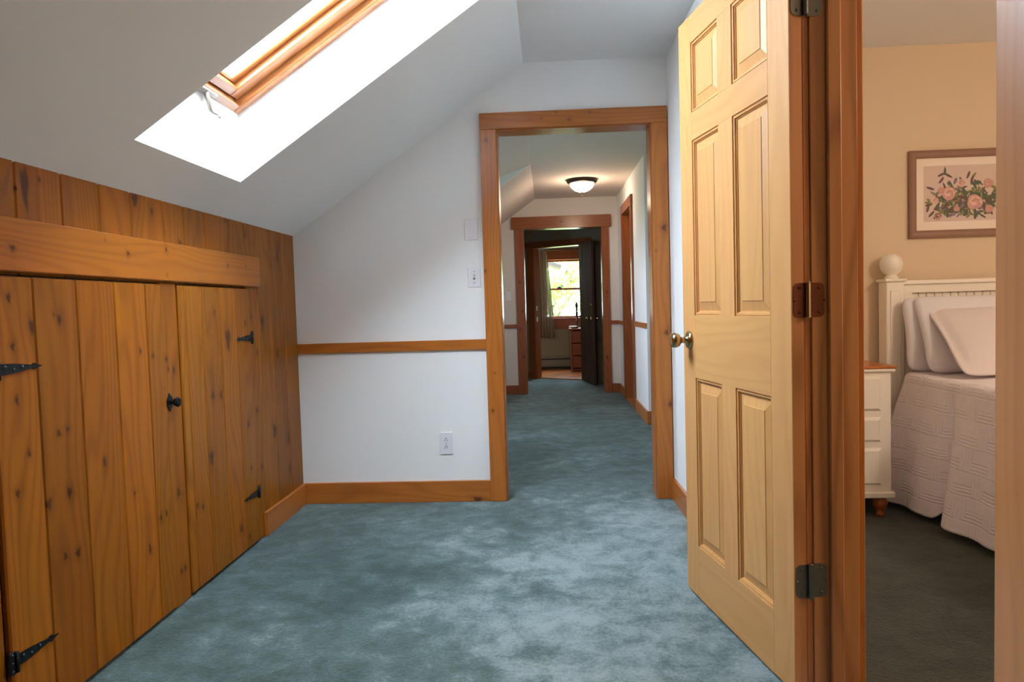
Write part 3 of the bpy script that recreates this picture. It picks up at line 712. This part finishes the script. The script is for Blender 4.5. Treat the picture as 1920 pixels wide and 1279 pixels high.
# ------------------------------------------------------------------ landing beyond the second opening and the angled wall
AO0, AO1, AOT = .175, .975, 1.885
bm = bmesh.new()
def rbx(bm, s0, s1, n0, n1, z0, z1, bev=0): bx(bm, s0, s1, n0, n1, z0, z1, bev, mat=rotM)
rbx(bm, -1.6, AO0-.015, 0, .11, 0, ZH+.03); rbx(bm, AO1+.015, 2.4, 0, .11, 0, ZH+.03); rbx(bm, AO0-.015, AO1+.015, 0, .11, AOT+.015, ZH+.03)
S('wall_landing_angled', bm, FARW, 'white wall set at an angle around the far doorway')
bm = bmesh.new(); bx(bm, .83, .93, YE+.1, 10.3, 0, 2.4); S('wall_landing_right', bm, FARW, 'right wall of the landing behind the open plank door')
E5 = empty('trim_11', rp(AO0, 0), 'dark pine casing of the angled far doorway', 'trim', None, 'structure')
for nm, a, g_ in (('side_casing', (AO0-.115, AO0, -.022, 0, 0, AOT), 'z'), ('side_casing', (AO1, AO1+.11, -.022, 0, 0, AOT), 'z'), ('head_casing', (AO0-.14, AO1+.14, -.026, 0, AOT, AOT+.09), 'x'),
                  ('jamb', (AO0-.015, AO0+.004, -.002, .125, 0, AOT), 'z'), ('jamb', (AO1-.004, AO1+.015, -.002, .125, 0, AOT), 'z'), ('jamb', (AO0, AO1, -.002, .125, AOT-.002, AOT+.013), 'x')):
    W = Wood(); W.board(*a, grain=g_, M=rotM); W.done(nm, AGED, E5)
bm = bmesh.new()
for z in (.86, 1.02): rbx(bm, AO0+.003, AO0+.006, .02, .055, z-.035, z+.035, .001)
tag(finish('strike_plate', bm, CHROME, E5), 'bright metal strike plates')
W = Wood(); W.board(-1.4, AO0-.115, -.016, 0, 0, .105, grain='x', M=rotM); o = W.done('baseboard_landing', AGED); tag(o, 'dark pine baseboard left of the angled far doorway', 'baseboard', None, 'structure')
W = Wood(); W.board(-1.4, AO0-.115, -.016, 0, .80, .845, grain='x', M=rotM); o = W.done('trim_12', TRIM); tag(o, 'chair rail left of the angled far doorway', 'trim', None, 'structure')
# plank door swung towards us
hp = Vector((.452, 10.02, 0)); fe = Vector((.578, 9.33, 0)); pdir = (fe-hp).normalized(); pn = Vector((-pdir.y, pdir.x, 0))
if pn.x < 0: pn = -pn
PM = Matrix((pdir, pn, Vector((0, 0, 1)))).transposed().to_4x4(); PM.translation = hp+Vector((0, 0, .01))
D2_ = empty('door_2', hp, 'dark brown plank door standing open at the far doorway', 'door', None, 'structure')
W = Wood()
for i in range(6): W.board(i*.118, i*.118+.117, 0, .035, 0, 1.88, grain='z', bev=.003, M=PM)
W.done('plank_panel', DARKW, D2_)
bm = bmesh.new()
for sgn, y0 in ((-1, 0), (1, .035)): lathe(bm, [(0, 0), (.03, 0), (.028, .006), (.011, .012), (.010, .03), (.024, .042), (.026, .055), (.014, .066), (0, .067)], PM @ frame_m((.645, y0, .865), (0, sgn, 0)), 20)
finish('knob', bm, BRASSD, D2_)
bm = bmesh.new(); lathe(bm, [(0, 0), (.022, 0), (.02, .008), (0, .012)], PM @ frame_m((.660, 0, 1.04), (0, -1, 0)), 16); finish('deadbolt', bm, BRASSD, D2_)
# dark planks added to paint the shade on the landing's right wall
D3_ = empty('landing_shade_panel', (.83, 9.1, 0), 'dark plank panel added as painted shade on the landing, behind the open door', 'door', None, 'structure')
W = Wood()
for i in range(6): W.board(.800, .83, 8.80+i*.12, 8.80+i*.12+.119, .01, 1.96, grain='z', bev=.003)
W.done('plank_panel', DARKW, D3_)

# ------------------------------------------------------------------ far room
YF = 11.80
bm = bmesh.new()
WX0, WX1, WZ0, WZ1 = -.03, .80, .845, 1.80
bx(bm, -2.2, WX0, YF, YF+.14, 0, 2.4); bx(bm, WX1, 3.0, YF, YF+.14, 0, 2.4); bx(bm, WX0, WX1, YF, YF+.14, 0, WZ0); bx(bm, WX0, WX1, YF, YF+.14, WZ1, 2.4)
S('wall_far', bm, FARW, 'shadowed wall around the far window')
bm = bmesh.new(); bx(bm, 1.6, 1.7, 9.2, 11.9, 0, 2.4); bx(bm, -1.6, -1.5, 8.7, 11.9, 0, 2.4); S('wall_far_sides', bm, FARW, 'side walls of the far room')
bm = bmesh.new(); bx(bm, -1.6, 2.0, 11.5, 11.95, ZH, ZH+.06); S('ceiling_far', bm, CEIL, 'ceiling of the far room')
W2 = empty('window_2', (.38, YF, WZ0), 'bright double-hung window with dark frame at the far end', 'window', None, 'structure')
wbox('casing', REDW, W2, WX0-.09, WX0, YF-.02, YF, WZ0, WZ1, seed=.3); wbox('casing', REDW, W2, WX1, WX1+.09, YF-.02, YF, WZ0, WZ1, seed=.5)
wbox('head_casing', REDW, W2, WX0-.10, WX1+.10, YF-.024, YF, WZ1, WZ1+.15, grain='x'); wbox('apron', REDW, W2, WX0-.1, WX1+.1, YF-.02, YF, WZ0-.18, WZ0-.02, grain='x')
wbox('sill', REDW, W2, WX0-.11, WX1+.11, YF-.05, YF+.03, WZ0-.022, WZ0, grain='x')
for nm, z0, z1, yy in (('lower_sash', WZ0, 1.335, YF+.04), ('upper_sash', 1.305, WZ1, YF+.075)):
    W = Wood(); W.board(WX0, WX0+.03, yy, yy+.03, z0, z1, grain='z'); W.board(WX1-.03, WX1, yy, yy+.03, z0, z1, grain='z')
    W.board(WX0+.03, WX1-.03, yy, yy+.03, z0, z0+.032, grain='x'); W.board(WX0+.03, WX1-.03, yy, yy+.03, z1-.032, z1, grain='x')
    s_ = W.done(nm, REDW, W2); bm = bmesh.new(); bx(bm, WX0+.03, WX1-.03, yy+.013, yy+.017, z0+.03, z1-.03); finish('glass_pane', bm, GLASS, s_)
bm = bmesh.new(); bx(bm, .17, .24, YF+.03, YF+.06, 1.335, 1.355, .004); lathe(bm, [(.018, 0), (.018, .012), (0, .016)], Matrix.Translation((.205, YF+.045, 1.352)), 12); finish('sash_lock', bm, DARK, W2)
# curtain
def curtain():
    e = empty('curtain', (-.05, YF-.05, 1.98), 'gauzy beige curtain panel hanging at the left of the far window', 'curtain')
    bm = bmesh.new(); nx, nz = 60, 40; rows_ = []
    for j in range(nz+1):
        t = j/nz; z = 1.95-1.42*t; r_ = []
        wid = .17+.10*t
        for i in range(nx+1):
            s_ = i/nx; x = -.16+s_*wid+.012*math.sin(3*t)
            y = YF-.06+.018*math.sin(s_*34+1.2*math.sin(2*t))*(.5+.5*t)+.006*math.sin(s_*71)
            r_.append(bm.verts.new((x, y, z)))
        rows_.append(r_)
    for a, b_ in zip(rows_, rows_[1:]):
        for i in range(nx): bm.faces.new((a[i], a[i+1], b_[i+1], b_[i]))
    o = finish('fabric_panel', bm, CURT, e, smooth=True)
    m = o.modifiers.new('t', 'SOLIDIFY'); m.thickness = .0015
    bm = bmesh.new(); tube(bm, [(-.24, YF-.06, 1.965), (1.0, YF-.06, 1.965)], .009, 12); lathe(bm, [(0, -.02), (.016, -.01), (.018, 0), (.010, .014)], frame_m((-.24, YF-.06, 1.965), (1, 0, 0)), 12)
    bx(bm, -.20, -.19, YF-.06, YF-.02, 1.955, 1.975); bx(bm, .95, .96, YF-.06, YF-.02, 1.955, 1.975)
    finish('rod', bm, DARK, e)
curtain()
# baseboard heater
H = empty('baseboard_heater', (.1, YF, 0), 'long low baseboard heater under the far window', 'heater')
bm = bmesh.new(); bx(bm, -1.2, .40, YF-.06, YF-.001, .05, .165, .004); finish('housing', bm, HEAT, H)
bm = bmesh.new(); prism(bm, [(YF-.055, .205), (YF-.001, .215), (YF-.001, .20), (YF-.058, .19)], -1.2, .40, 'x'); bx(bm, -1.21, -1.19, YF-.062, YF-.001, .02, .215); bx(bm, .39, .41, YF-.062, YF-.001, .02, .215); finish('top_cover', bm, HEAT, H)
bm = bmesh.new(); bx(bm, -1.2, .40, YF-.035, YF-.002, .165, .195); bx(bm, -1.2, .4, YF-.045, YF-.002, .012, .05); finish('fins', bm, BLACKP, H)
# chest with things on it
CH = empty('wooden_chest', (.66, 11.35, 0), 'reddish brown wooden chest half hidden by the dark plank door', 'chest')
W = Wood(); W.board(.352, .372, 11.28, 11.70, .02, .66, grain='z'); W.board(.93, .95, 11.28, 11.70, .02, .66, grain='z'); W.board(.372, .93, 11.68, 11.70, .02, .66, grain='x'); W.board(.372, .93, 11.30, 11.68, .02, .05, grain='x'); W.done('body', REDW, CH)
wbox('top', REDW, CH, .335, .965, 11.26, 11.71, .66, .685, grain='x')
for i in range(3):
    d = wbox('drawer', REDW, CH, .378, .924, 11.272, 11.30, .07+i*.195, .25+i*.195, grain='x')
    for x in (.52, .78): bm = bmesh.new(); lathe(bm, [(.008, 0), (.016, .016), (0, .02)], frame_m((x, 11.272, .16+i*.195), (0, -1, 0)), 12); finish('knob', bm, DARK, d)
bm = bmesh.new(); lathe(bm, [(0, 0), (.035, 0), (.062, .028), (.066, .034), (.060, .032), (.033, .006), (0, .005)], Matrix.Translation((.395, 11.38, .685)), 24)
o = finish('bowl', bm, PORC); tag(o, 'small white dish on the chest by the far window', 'dish')
bm = bmesh.new(); lathe(bm, [(0, 0), (.032, 0), (.034, .012), (.014, .02), (.011, .08), (.020, .10), (.012, .12), (.016, .2), (.024, .24), (.014, .26), (.018, .33), (.026, .36), (.016, .40), (0, .42)], Matrix.Translation((.462, 11.42, .685)), 18)
o = finish('candlestick', bm, BLACKP); tag(o, 'tall dark turned ornament on the chest, against the far window', 'ornament')

# ------------------------------------------------------------------ outdoors
def leafmat(name, c1, c2):
    m, nt, b = newmat(name); oi = nt.nodes.new('ShaderNodeTexNoise'); oi.inputs['Scale'].default_value = 2.5
    tc = nt.nodes.new('ShaderNodeTexCoord'); nt.links.new(tc.outputs['Object'], oi.inputs['Vector'])
    r = nt.nodes.new('ShaderNodeMix'); r.data_type = 'RGBA'; r.inputs[6].default_value = srgb(*c1); r.inputs[7].default_value = srgb(*c2)
    nt.links.new(oi.outputs['Fac'], r.inputs[0]); nt.links.new(r.outputs[2], b.inputs['Base Color'])
    tr = nt.nodes.new('ShaderNodeBsdfTranslucent'); nt.links.new(r.outputs[2], tr.inputs[0])
    x = nt.nodes.new('ShaderNodeMixShader'); x.inputs[0].default_value = .5
    nt.links.new(b.outputs[0], x.inputs[1]); nt.links.new(tr.outputs[0], x.inputs[2]); nt.links.new(x.outputs[0], nt.nodes['Material Output'].inputs[0])
    return m
LEAF = leafmat('leaves', (104, 138, 54), (176, 204, 100)); BARK = plain('bark', srgb(110, 100, 84), .9, bump=.6, bscale=30)
GRASS = plain('lawn', srgb(70, 96, 44), .95, var=.3, vscale=3)
bm = bmesh.new(); bx(bm, -40, 40, -12, 60, -3.1, -3.0); S('ground', bm, GRASS, 'lawn outside below the windows')
def tree(x, y, zc, rad, nl, label):
    e = empty('tree', (x, y, -3), label, 'tree', 'leafy trees outside the far window')
    bm = bmesh.new(); rnd = random.Random(int(x*100+y))
    tube(bm, [(x, y, -3), (x+.1, y, -1), (x, y+.1, zc)], [.22, .17, .09], 10)
    for _ in range(16):
        a = rnd.random()*2*PI; q_ = rnd.uniform(.5, .95)*rad; h0 = rnd.uniform(-1.2, zc)
        tube(bm, [(x, y, h0), (x+.5*q_*math.cos(a), y+.5*q_*math.sin(a), h0+.5), (x+q_*math.cos(a), y+q_*math.sin(a), h0+rnd.uniform(.4, 1.4))], [.05, .03, .012], 6)
    finish('trunk', bm, BARK, e)
    bm = bmesh.new()
    clumps = []
    for _ in range(46):
        d = Vector((rnd.gauss(0, 1), rnd.gauss(0, 1), rnd.gauss(0, .8))).normalized()*rad*rnd.uniform(.25, 1)
        clumps.append((Vector((x, y, zc))+d, rnd.uniform(.3, .6)))
    for _ in range(nl):
        c, r_ = rnd.choice(clumps); p_ = c+Vector((rnd.gauss(0, 1), rnd.gauss(0, 1), rnd.gauss(0, .7)))*r_*.55
        n_ = Vector((rnd.gauss(0, 1), rnd.gauss(0, 1), rnd.gauss(.6, 1))).normalized(); a_ = n_.orthogonal().normalized(); b2 = n_.cross(a_)
        an = rnd.random()*PI; a_, b2 = a_*math.cos(an)+b2*math.sin(an), b2*math.cos(an)-a_*math.sin(an); l = rnd.uniform(.05, .085)
        vs = [bm.verts.new(p_+a_*l*u_+b2*l*.42*v_+n_*l*w_) for u_, v_, w_ in ((-1, 0, 0), (-.3, 1, .12), (.4, .8, .1), (1, 0, -.1), (.4, -.8, .1), (-.3, -1, .12))]
        bm.faces.new(vs)
    finish('foliage', bm, LEAF, e)
tree(.2, 17.5, 1.9, 1.9, 5200, 'leafy green tree right outside the far window')
tree(5.2, 22.5, 1.4, 2.2, 4200, 'leafy tree behind and right of the nearest one outside')
bm = bmesh.new()
prism(bm, [(-1.5, 2.25), (.255, 1.70), (.27, 1.76), (-1.5, 2.38)], 12.6, 13.4)
S('trim_13', bm, plain('eave_board', srgb(52, 46, 42), .8), 'sloping roof eave outside the far window')

# ------------------------------------------------------------------ bedroom
# nightstand
def nightstand():
    x0, x1, y0, y1 = 1.20, 1.612, 3.46, 3.84
    e = empty('nightstand', ((x0+x1)/2, (y0+y1)/2, 0), 'cream nightstand with orange wooden top beside the bed', 'nightstand')
    bm = bmesh.new(); bx(bm, x0, x1, y0, y1, .135, .708, .003); finish('body', bm, WPAINT, e)
    bm = bmesh.new(); bx(bm, x0-.018, x1+.012, y0-.018, y1, .105, .135, .006, 2); finish('plinth', bm, WPAINT, e)
    bm = bmesh.new(); bx(bm, x0-.018, x1+.014, y0-.018, y1, .708, .722, .005, 2); finish('top_moulding', bm, WPAINT, e)
    wbox('top', STAND_TOP, e, x0-.022, x1+.018, y0-.022, y1+.01, .722, .736, grain='x', bev=.004)
    for z0, z1 in ((.165, .345), (.372, .492), (.520, .688)):
        bm = bmesh.new(); bx(bm, x0+.045, x1-.045, y0-.014, y0+.001, z0, z1)
        for v in bm.verts:
            if v.co.y < y0-.01: v.co.x += .018*(1 if v.co.x < (x0+x1)/2 else -1); v.co.z += .014*(1 if v.co.z < (z0+z1)/2 else -1)
        d = finish('drawer', bm, WPAINT, e)
        bm = bmesh.new(); lathe(bm, [(.006, 0), (.007, .008), (.015, .018), (.012, .026), (0, .029)], frame_m(((x0+x1)/2, y0-.014, (z0+z1)/2), (0, -1, 0)), 16); finish('knob', bm, WPAINT, d)
    for x in (x0+.04, x1-.035):
        for y in (y0+.04, y1-.05):
            bm = bmesh.new(); lathe(bm, [(0, .105), (.018, .105), (.020, .095), (.030, .088), (.034, .070), (.028, .050), (.018, .040), (.016, .028), (.021, .018), (.018, 0), (0, 0)], Matrix.Translation((x, y, 0)), 20)
            finish('leg', bm, REDW_PLAIN, e)
REDW_PLAIN = plain('turned_feet', srgb(160, 84, 44), .35)
nightstand()
# bed
XB0, XB1 = 1.74, 3.10
def bed():
    e = empty('bed', ((XB0+XB1)/2, 2.8, 0), 'cream painted bed with ball-topped posts and beadboard headboard', 'bed')
    # headboard
    for x in (XB0+.045, XB1-.045):
        bm = bmesh.new(); bx(bm, x-.045, x+.045, 3.78, 3.87, 0, 1.135, .004); bx(bm, x-.026, x+.026, 3.774, 3.782, .1, 1.09, .002)
        bx(bm, x-.055, x+.055, 3.77, 3.88, 1.135, 1.150, .004)
        lathe(bm, [(.030, 1.150), (.036, 1.157), (.026, 1.166), (.024, 1.172), (.036, 1.180), (.0505, 1.200), (.055, 1.225), (.0505, 1.250), (.036, 1.270), (.018, 1.279), (0, 1.281)], Matrix.Translation((x, 3.825, 0)), 28)
        finish('post', bm, WPAINT, e)
    bm = bmesh.new(); bx(bm, XB0+.09, XB1-.09, 3.80, 3.85, 1.075, 1.125, .002); bx(bm, XB0+.085, XB1-.085, 3.785, 3.865, 1.118, 1.140, .006, 2); finish('top_rail', bm, WPAINT, e)
    bm = bmesh.new(); bx(bm, XB0+.09, XB0+.14, 3.80, 3.85, .3, 1.075, .001); bx(bm, XB1-.14, XB1-.09, 3.80, 3.85, .3, 1.075, .001)
    x = XB0+.14
    while x < XB1-.15: bx(bm, x+.001, min(x+.0385, XB1-.14), 3.818, 3.84, .3, 1.075, .003); x += .04
    bx(bm, XB0+.14, XB1-.14, 3.83, 3.845, .3, 1.07)
    finish('beadboard_panel', bm, WPAINT, e)
    for a in (XB0+.10, XB1-.13): bm = bmesh.new(); bx(bm, a, a+.03, 1.75, 3.79, .22, .36, .004); finish('side_rail', bm, WPAINT, e)
    bm = bmesh.new(); bx(bm, XB0+.085, XB1-.085, 1.80, 3.77, .26, .635, .05, 4); finish('mattress', bm, PILLOW, e, smooth=True)
bed()
QUILT = LINEN
def coverlet():
    """draped quilt: rows run along the bed, columns go from the far edge over the top and down the near side"""
    bm = bmesh.new(); ny, nu = 150, 120; G = []
    xt = 1.795; ztop = .672
    for j in range(ny+1):
        y = 3.70-j*(3.70-1.78)/ny; r_ = []
        # the corner flap by the headboard hangs as its own soft fold
        hx = 0; 
        fold = math.exp(-((y-3.27)/.035)**2)
        amp = .014*math.sin((y-3.3)*9)+.008*math.sin(y*23+1)
        head = max(0, (y-3.27)/.43)
        zb = .045-.0*head
        if y > 3.27: zb = .035+.12*max(0, (.09-(y-3.27))/.09)**2
        zb2 = zb+.03*math.exp(-((y-3.24)/.03)**2)
        for i in range(nu+1):
            t = i/nu
            if t < .42:      # top
                s_ = t/.42; x = 2.95-(2.95-xt-.03)*s_; z = ztop+.006*math.sin(x*9+y*4)
                if y > 3.42 : z += 0
            else:
                s_ = (t-.42)/.58; a = min(1, s_/.10)*PI/2
                if s_ < .10: x = xt+.03-.03*math.sin(a); z = ztop-.03*(1-math.cos(a))
                else:
                    q_ = (s_-.10)/.90; z = ztop-.03-(ztop-.03-zb2)*q_
                    x = xt-(.055+.085*head)*q_**1.1+amp*q_*2-.02*math.sin(q_*PI)*head+.075*fold*q_**.7
            r_.append(bm.verts.new((x, y, z)))
        G.append(r_)
    for a, b_ in zip(G, G[1:]):
        for i in range(nu): bm.faces.new((a[i], a[i+1], b_[i+1], b_[i]))
    for f in bm.faces: f.smooth = True
    o = finish('coverlet', bm, COVER); m = o.modifiers.new('t', 'SOLIDIFY'); m.thickness = .006; m.offset = 1
    tag(o, 'pale quilted coverlet draped over the bed almost to the carpet', 'coverlet')
def covermat():
    m, nt, b = newmat('quilted_cotton'); N = nt.nodes; L = nt.links
    b.inputs['Base Color'].default_value = srgb(240, 232, 240); b.inputs['Roughness'].default_value = .92; b.inputs['Sheen Weight'].default_value = .3
    tc = N.new('ShaderNodeTexCoord'); sp = N.new('ShaderNodeSeparateXYZ'); L.new(tc.outputs['Object'], sp.inputs[0])
    def M(op, x, y=0):
        n = N.new('ShaderNodeMath'); n.operation = op
        for i, v in enumerate((x, y)):
            if isinstance(v, (int, float)): n.inputs[i].default_value = v
            else: L.new(v, n.inputs[i])
        return n.outputs[0]
    nz = N.new('ShaderNodeTexNoise'); nz.inputs['Scale'].default_value = 9; L.new(tc.outputs['Object'], nz.inputs['Vector'])
    # groups of quilted channels: bands across the drop, broken into squares
    d = M('ADD', sp.outputs[2], M('MULTIPLY', nz.outputs['Fac'], .012))
    ch = M('SINE', M('MULTIPLY', d, 2*PI/.0145))
    gate = M('GREATER_THAN', M('SINE', M('MULTIPLY', d, 2*PI/.105)), -.1)
    blk = M('GREATER_THAN', M('MULTIPLY', M('SINE', M('MULTIPLY', sp.outputs[1], 2*PI/.17)), M('SINE', M('MULTIPLY', d, 2*PI/.21))), -.25)
    h = M('MULTIPLY', M('MULTIPLY', ch, gate), blk)
    ch2 = M('SINE', M('MULTIPLY', sp.outputs[1], 2*PI/.016))
    h2 = M('MULTIPLY', ch2, M('SUBTRACT', 1, blk))
    hh = M('ADD', h, M('MULTIPLY', h2, .7))
    bp = N.new('ShaderNodeBump'); bp.inputs['Strength'].default_value = .38; bp.inputs['Distance'].default_value = .004
    L.new(hh, bp.inputs['Height'])
    w = N.new('ShaderNodeTexNoise'); w.inputs['Scale'].default_value = 7; w.inputs['Detail'].default_value = 3; L.new(tc.outputs['Object'], w.inputs['Vector'])
    b2 = N.new('ShaderNodeBump'); b2.inputs['Strength'].default_value = .4; b2.inputs['Distance'].default_value = .03
    L.new(w.outputs['Fac'], b2.inputs['Height']); L.new(b2.outputs[0], bp.inputs['Normal']); L.new(bp.outputs[0], b.inputs['Normal'])
    return m
COVER = covermat()
coverlet()
def pillow(name, label, cx, foot_y, z0, w, h, t, lean, mat, flange=0, roll=0, yaw=0):
    """cushion leaning back: bottom edge at foot_y resting at z0"""
    bm = bmesh.new(); nx, nz = 44, 34; front = []; back = []
    for j in range(nz+1):
        v = -1+2*j/nz; rf = []; rb = []
        for i in range(nx+1):
            u = -1+2*i/nx
            pin = 1-.07*(1-abs(u)**2)*abs(v)**6; pin2 = 1-.06*(1-abs(v)**2)*abs(u)**6
            x = u*w/2*pin2; z = v*h/2*pin
            iu, iv = (1+flange*2/w), (1+flange*2/h)
            x *= 1-.10*(abs(u)*abs(v))**5; z *= 1-.10*(abs(u)*abs(v))**5
            a = max(0, 1-min(1, abs(u)*iu)**2.6)*max(0, 1-min(1, abs(v)*iv)**2.6)
            d = t/2*a**.45+.004
            d += .006*mnoise.noise(Vector((x*7, z*7, cx)))*a
            wob = .010*mnoise.noise(Vector((x*5, z*5, 3+cx)))*(1-a)
            rf.append(bm.verts.new((x, -d+wob, z))); rb.append(bm.verts.new((x, d+wob, z)))
        front.append(rf); back.append(rb)
    for g, flip in ((front, 0), (back, 1)):
        for a, b_ in zip(g, g[1:]):
            for i in range(nx):
                q_ = (a[i], a[i+1], b_[i+1], b_[i]); bm.faces.new(q_ if not flip else q_[::-1])
    for i in range(nx):
        bm.faces.new((front[0][i], back[0][i], back[0][i+1], front[0][i+1])); bm.faces.new((front[-1][i+1], back[-1][i+1], back[-1][i], front[-1][i]))
    for j in range(nz):
        bm.faces.new((front[j+1][0], back[j+1][0], back[j][0], front[j][0])); bm.faces.new((front[j][-1], back[j][-1], back[j+1][-1], front[j+1][-1]))
    M_ = Matrix.Translation((cx, foot_y, z0)) @ Matrix.Rotation(yaw, 4, 'Z') @ Matrix.Rotation(-lean, 4, 'X') @ Matrix.Rotation(roll, 4, 'Y') @ Matrix.Translation((0, 0, h/2))
    bm.transform(M_)
    o = finish(name, bm, mat, smooth=True); tag(o, label, 'pillow', 'pillows leaning on the headboard'); return o
pillow('pillow', 'rearmost white pillow against the beadboard headboard', 2.075, 3.655, .678, .60, .39, .09, math.radians(11), PILLOW)
pillow('pillow', 'middle white pillow between the rear pillow and the quilted sham', 2.115, 3.53, .680, .60, .42, .09, math.radians(24), PILLOW)
pillow('pillow_sham', 'large quilted pinkish-white sham at the front of the pillows', 2.185, 3.31, .688, .66, .49, .10, math.radians(48), SHAM, flange=.05)
# framed print
def picture():
    x0, x1, z0, z1 = 1.906, 2.52, 1.360, 1.814; y = YB
    e = empty('framed_picture', ((x0+x1)/2, y, z0), 'framed watercolour print of pink peonies above the bed', 'picture')
    w = .040
    bm = bmesh.new()
    prof = [(0, -.001), (0, .020), (.006, .024), (.014, .020), (.028, .018), (w-.004, .014), (w, .010), (w, .002)]
    L = []
    for d, h in prof: L.append([bm.verts.new((x, y-h, z)) for x, z in ((x0+d, z0+d), (x1-d, z0+d), (x1-d, z1-d), (x0+d, z1-d))])
    for a, b_ in zip(L, L[1:]):
        for i in range(4): bm.faces.new((a[i], a[(i+1) % 4], b_[(i+1) % 4], b_[i]))
    finish('frame', bm, FRAMEM, e)
    bm = bmesh.new(); ix0, ix1, iz0, iz1 = x0+w+.038, x1-w-.038, z0+w+.045, z1-w-.040
    for a in ((x0+w-.002, ix0, z0+w-.002, z1-w+.002), (ix1, x1-w+.002, z0+w-.002, z1-w+.002), (ix0, ix1, z0+w-.002, iz0), (ix0, ix1, iz1, z1-w+.002)): bx(bm, a[0], a[1], y-.006, y-.003, a[2], a[3])
    finish('mat_board', bm, MATB, e)
    cols_ = [srgb(214, 192, 180), srgb(212, 158, 152), srgb(228, 188, 178), srgb(92, 102, 78), srgb(136, 136, 84), srgb(136, 120, 148), srgb(112, 84, 80), srgb(196, 150, 134)]
    pm = [plain('print_ink_'+n_, c_, .7) for n_, c_ in zip(('paper', 'pink', 'blush', 'green', 'olive', 'violet', 'maroon', 'rose'), cols_)]
    bm = bmesh.new(); rnd = random.Random(5)
    bx(bm, ix0-.003, ix1+.003, y-.0032, y-.002, iz0-.003, iz1+.003)
    lay = [0]
    def blob(cx, cz, rx, rz, rot, mi, n=10, wob=.15):
        lay[0] += 1; yy = y-.0033-lay[0]*2.2e-6
        ph = rnd.random()*6
        vs = []
        for k in range(n):
            a = 2*PI*k/n; rr = 1+wob*math.sin(3*a+ph)+rnd.uniform(-wob, wob)*.5; px, pz = rx*rr*math.cos(a), rz*rr*math.sin(a)
            vs.append(bm.verts.new((cx+px*math.cos(rot)-pz*math.sin(rot), yy, cz+px*math.sin(rot)+pz*math.cos(rot))))
        bm.faces.new(vs).material_index = mi
    W_, H_ = ix1-ix0, iz1-iz0; P = lambda a, b_: (ix0+a*W_, iz0+b_*H_)
    for _ in range(330):     # leaves of the mass
        a, b_ = rnd.gauss(.47, .20), rnd.gauss(.34, .17)
        if abs(a-.47) > .42 or b_ < .08 or b_ > .78-.55*abs(a-.45): continue
        blob(*P(a, b_), rnd.uniform(.010, .022), rnd.uniform(.005, .009), rnd.uniform(0, PI), rnd.choice((3, 3, 3, 6, 4, 5)), 8, .1)
    for a, b_, r_ in ((.2, .84, .4), (.24, .9, 1.5), (.28, .82, 2.6), (.2, .74, .9), (.5, .82, 1.2), (.56, .8, 1.0), (.54, .74, 1.3), (.42, .72, 1.9), (.08, .60, 2.8), (.12, .50, 2.6), (.06, .34, 2.9), (.09, .14, .8), (.05, .24, 1.3), (.84, .70, .9), (.88, .62, .5), (.92, .44, .3), (.90, .56, 2.4)):
        blob(*P(a, b_), .022, .0065, r_, rnd.choice((4, 6, 3)), 9, .08)
    def bloom(a, b_, r_, m1=1, m2=2):
        cx, cz = P(a, b_); blob(cx, cz, r_, r_*.95, 0, m1, 18, .07)
        for k in range(16):
            an = k*2.4; q_ = r_*.78*math.sqrt((16-k)/16); blob(cx+q_*math.cos(an)*.9, cz+q_*math.sin(an)*.9, r_*.30, r_*.19, an+1.5, (m2, m1, 7)[k % 3], 8, .12)
    bloom(.28, .50, .036); bloom(.57, .33, .040); bloom(.73, .20, .022, 7, 1); bloom(.37, .22, .016, 7, 1); bloom(.13, .38, .018, 2, 1); bloom(.42, .68, .022, 2, 7); bloom(.72, .66, .026, 7, 1); bloom(.88, .25, .022, 2, 7); bloom(.16, .10, .020, 7, 6); bloom(.20, .56, .018, 7, 1)
    finish('print', bm, pm, e)
picture()
print('objects', len(bpy.data.objects))
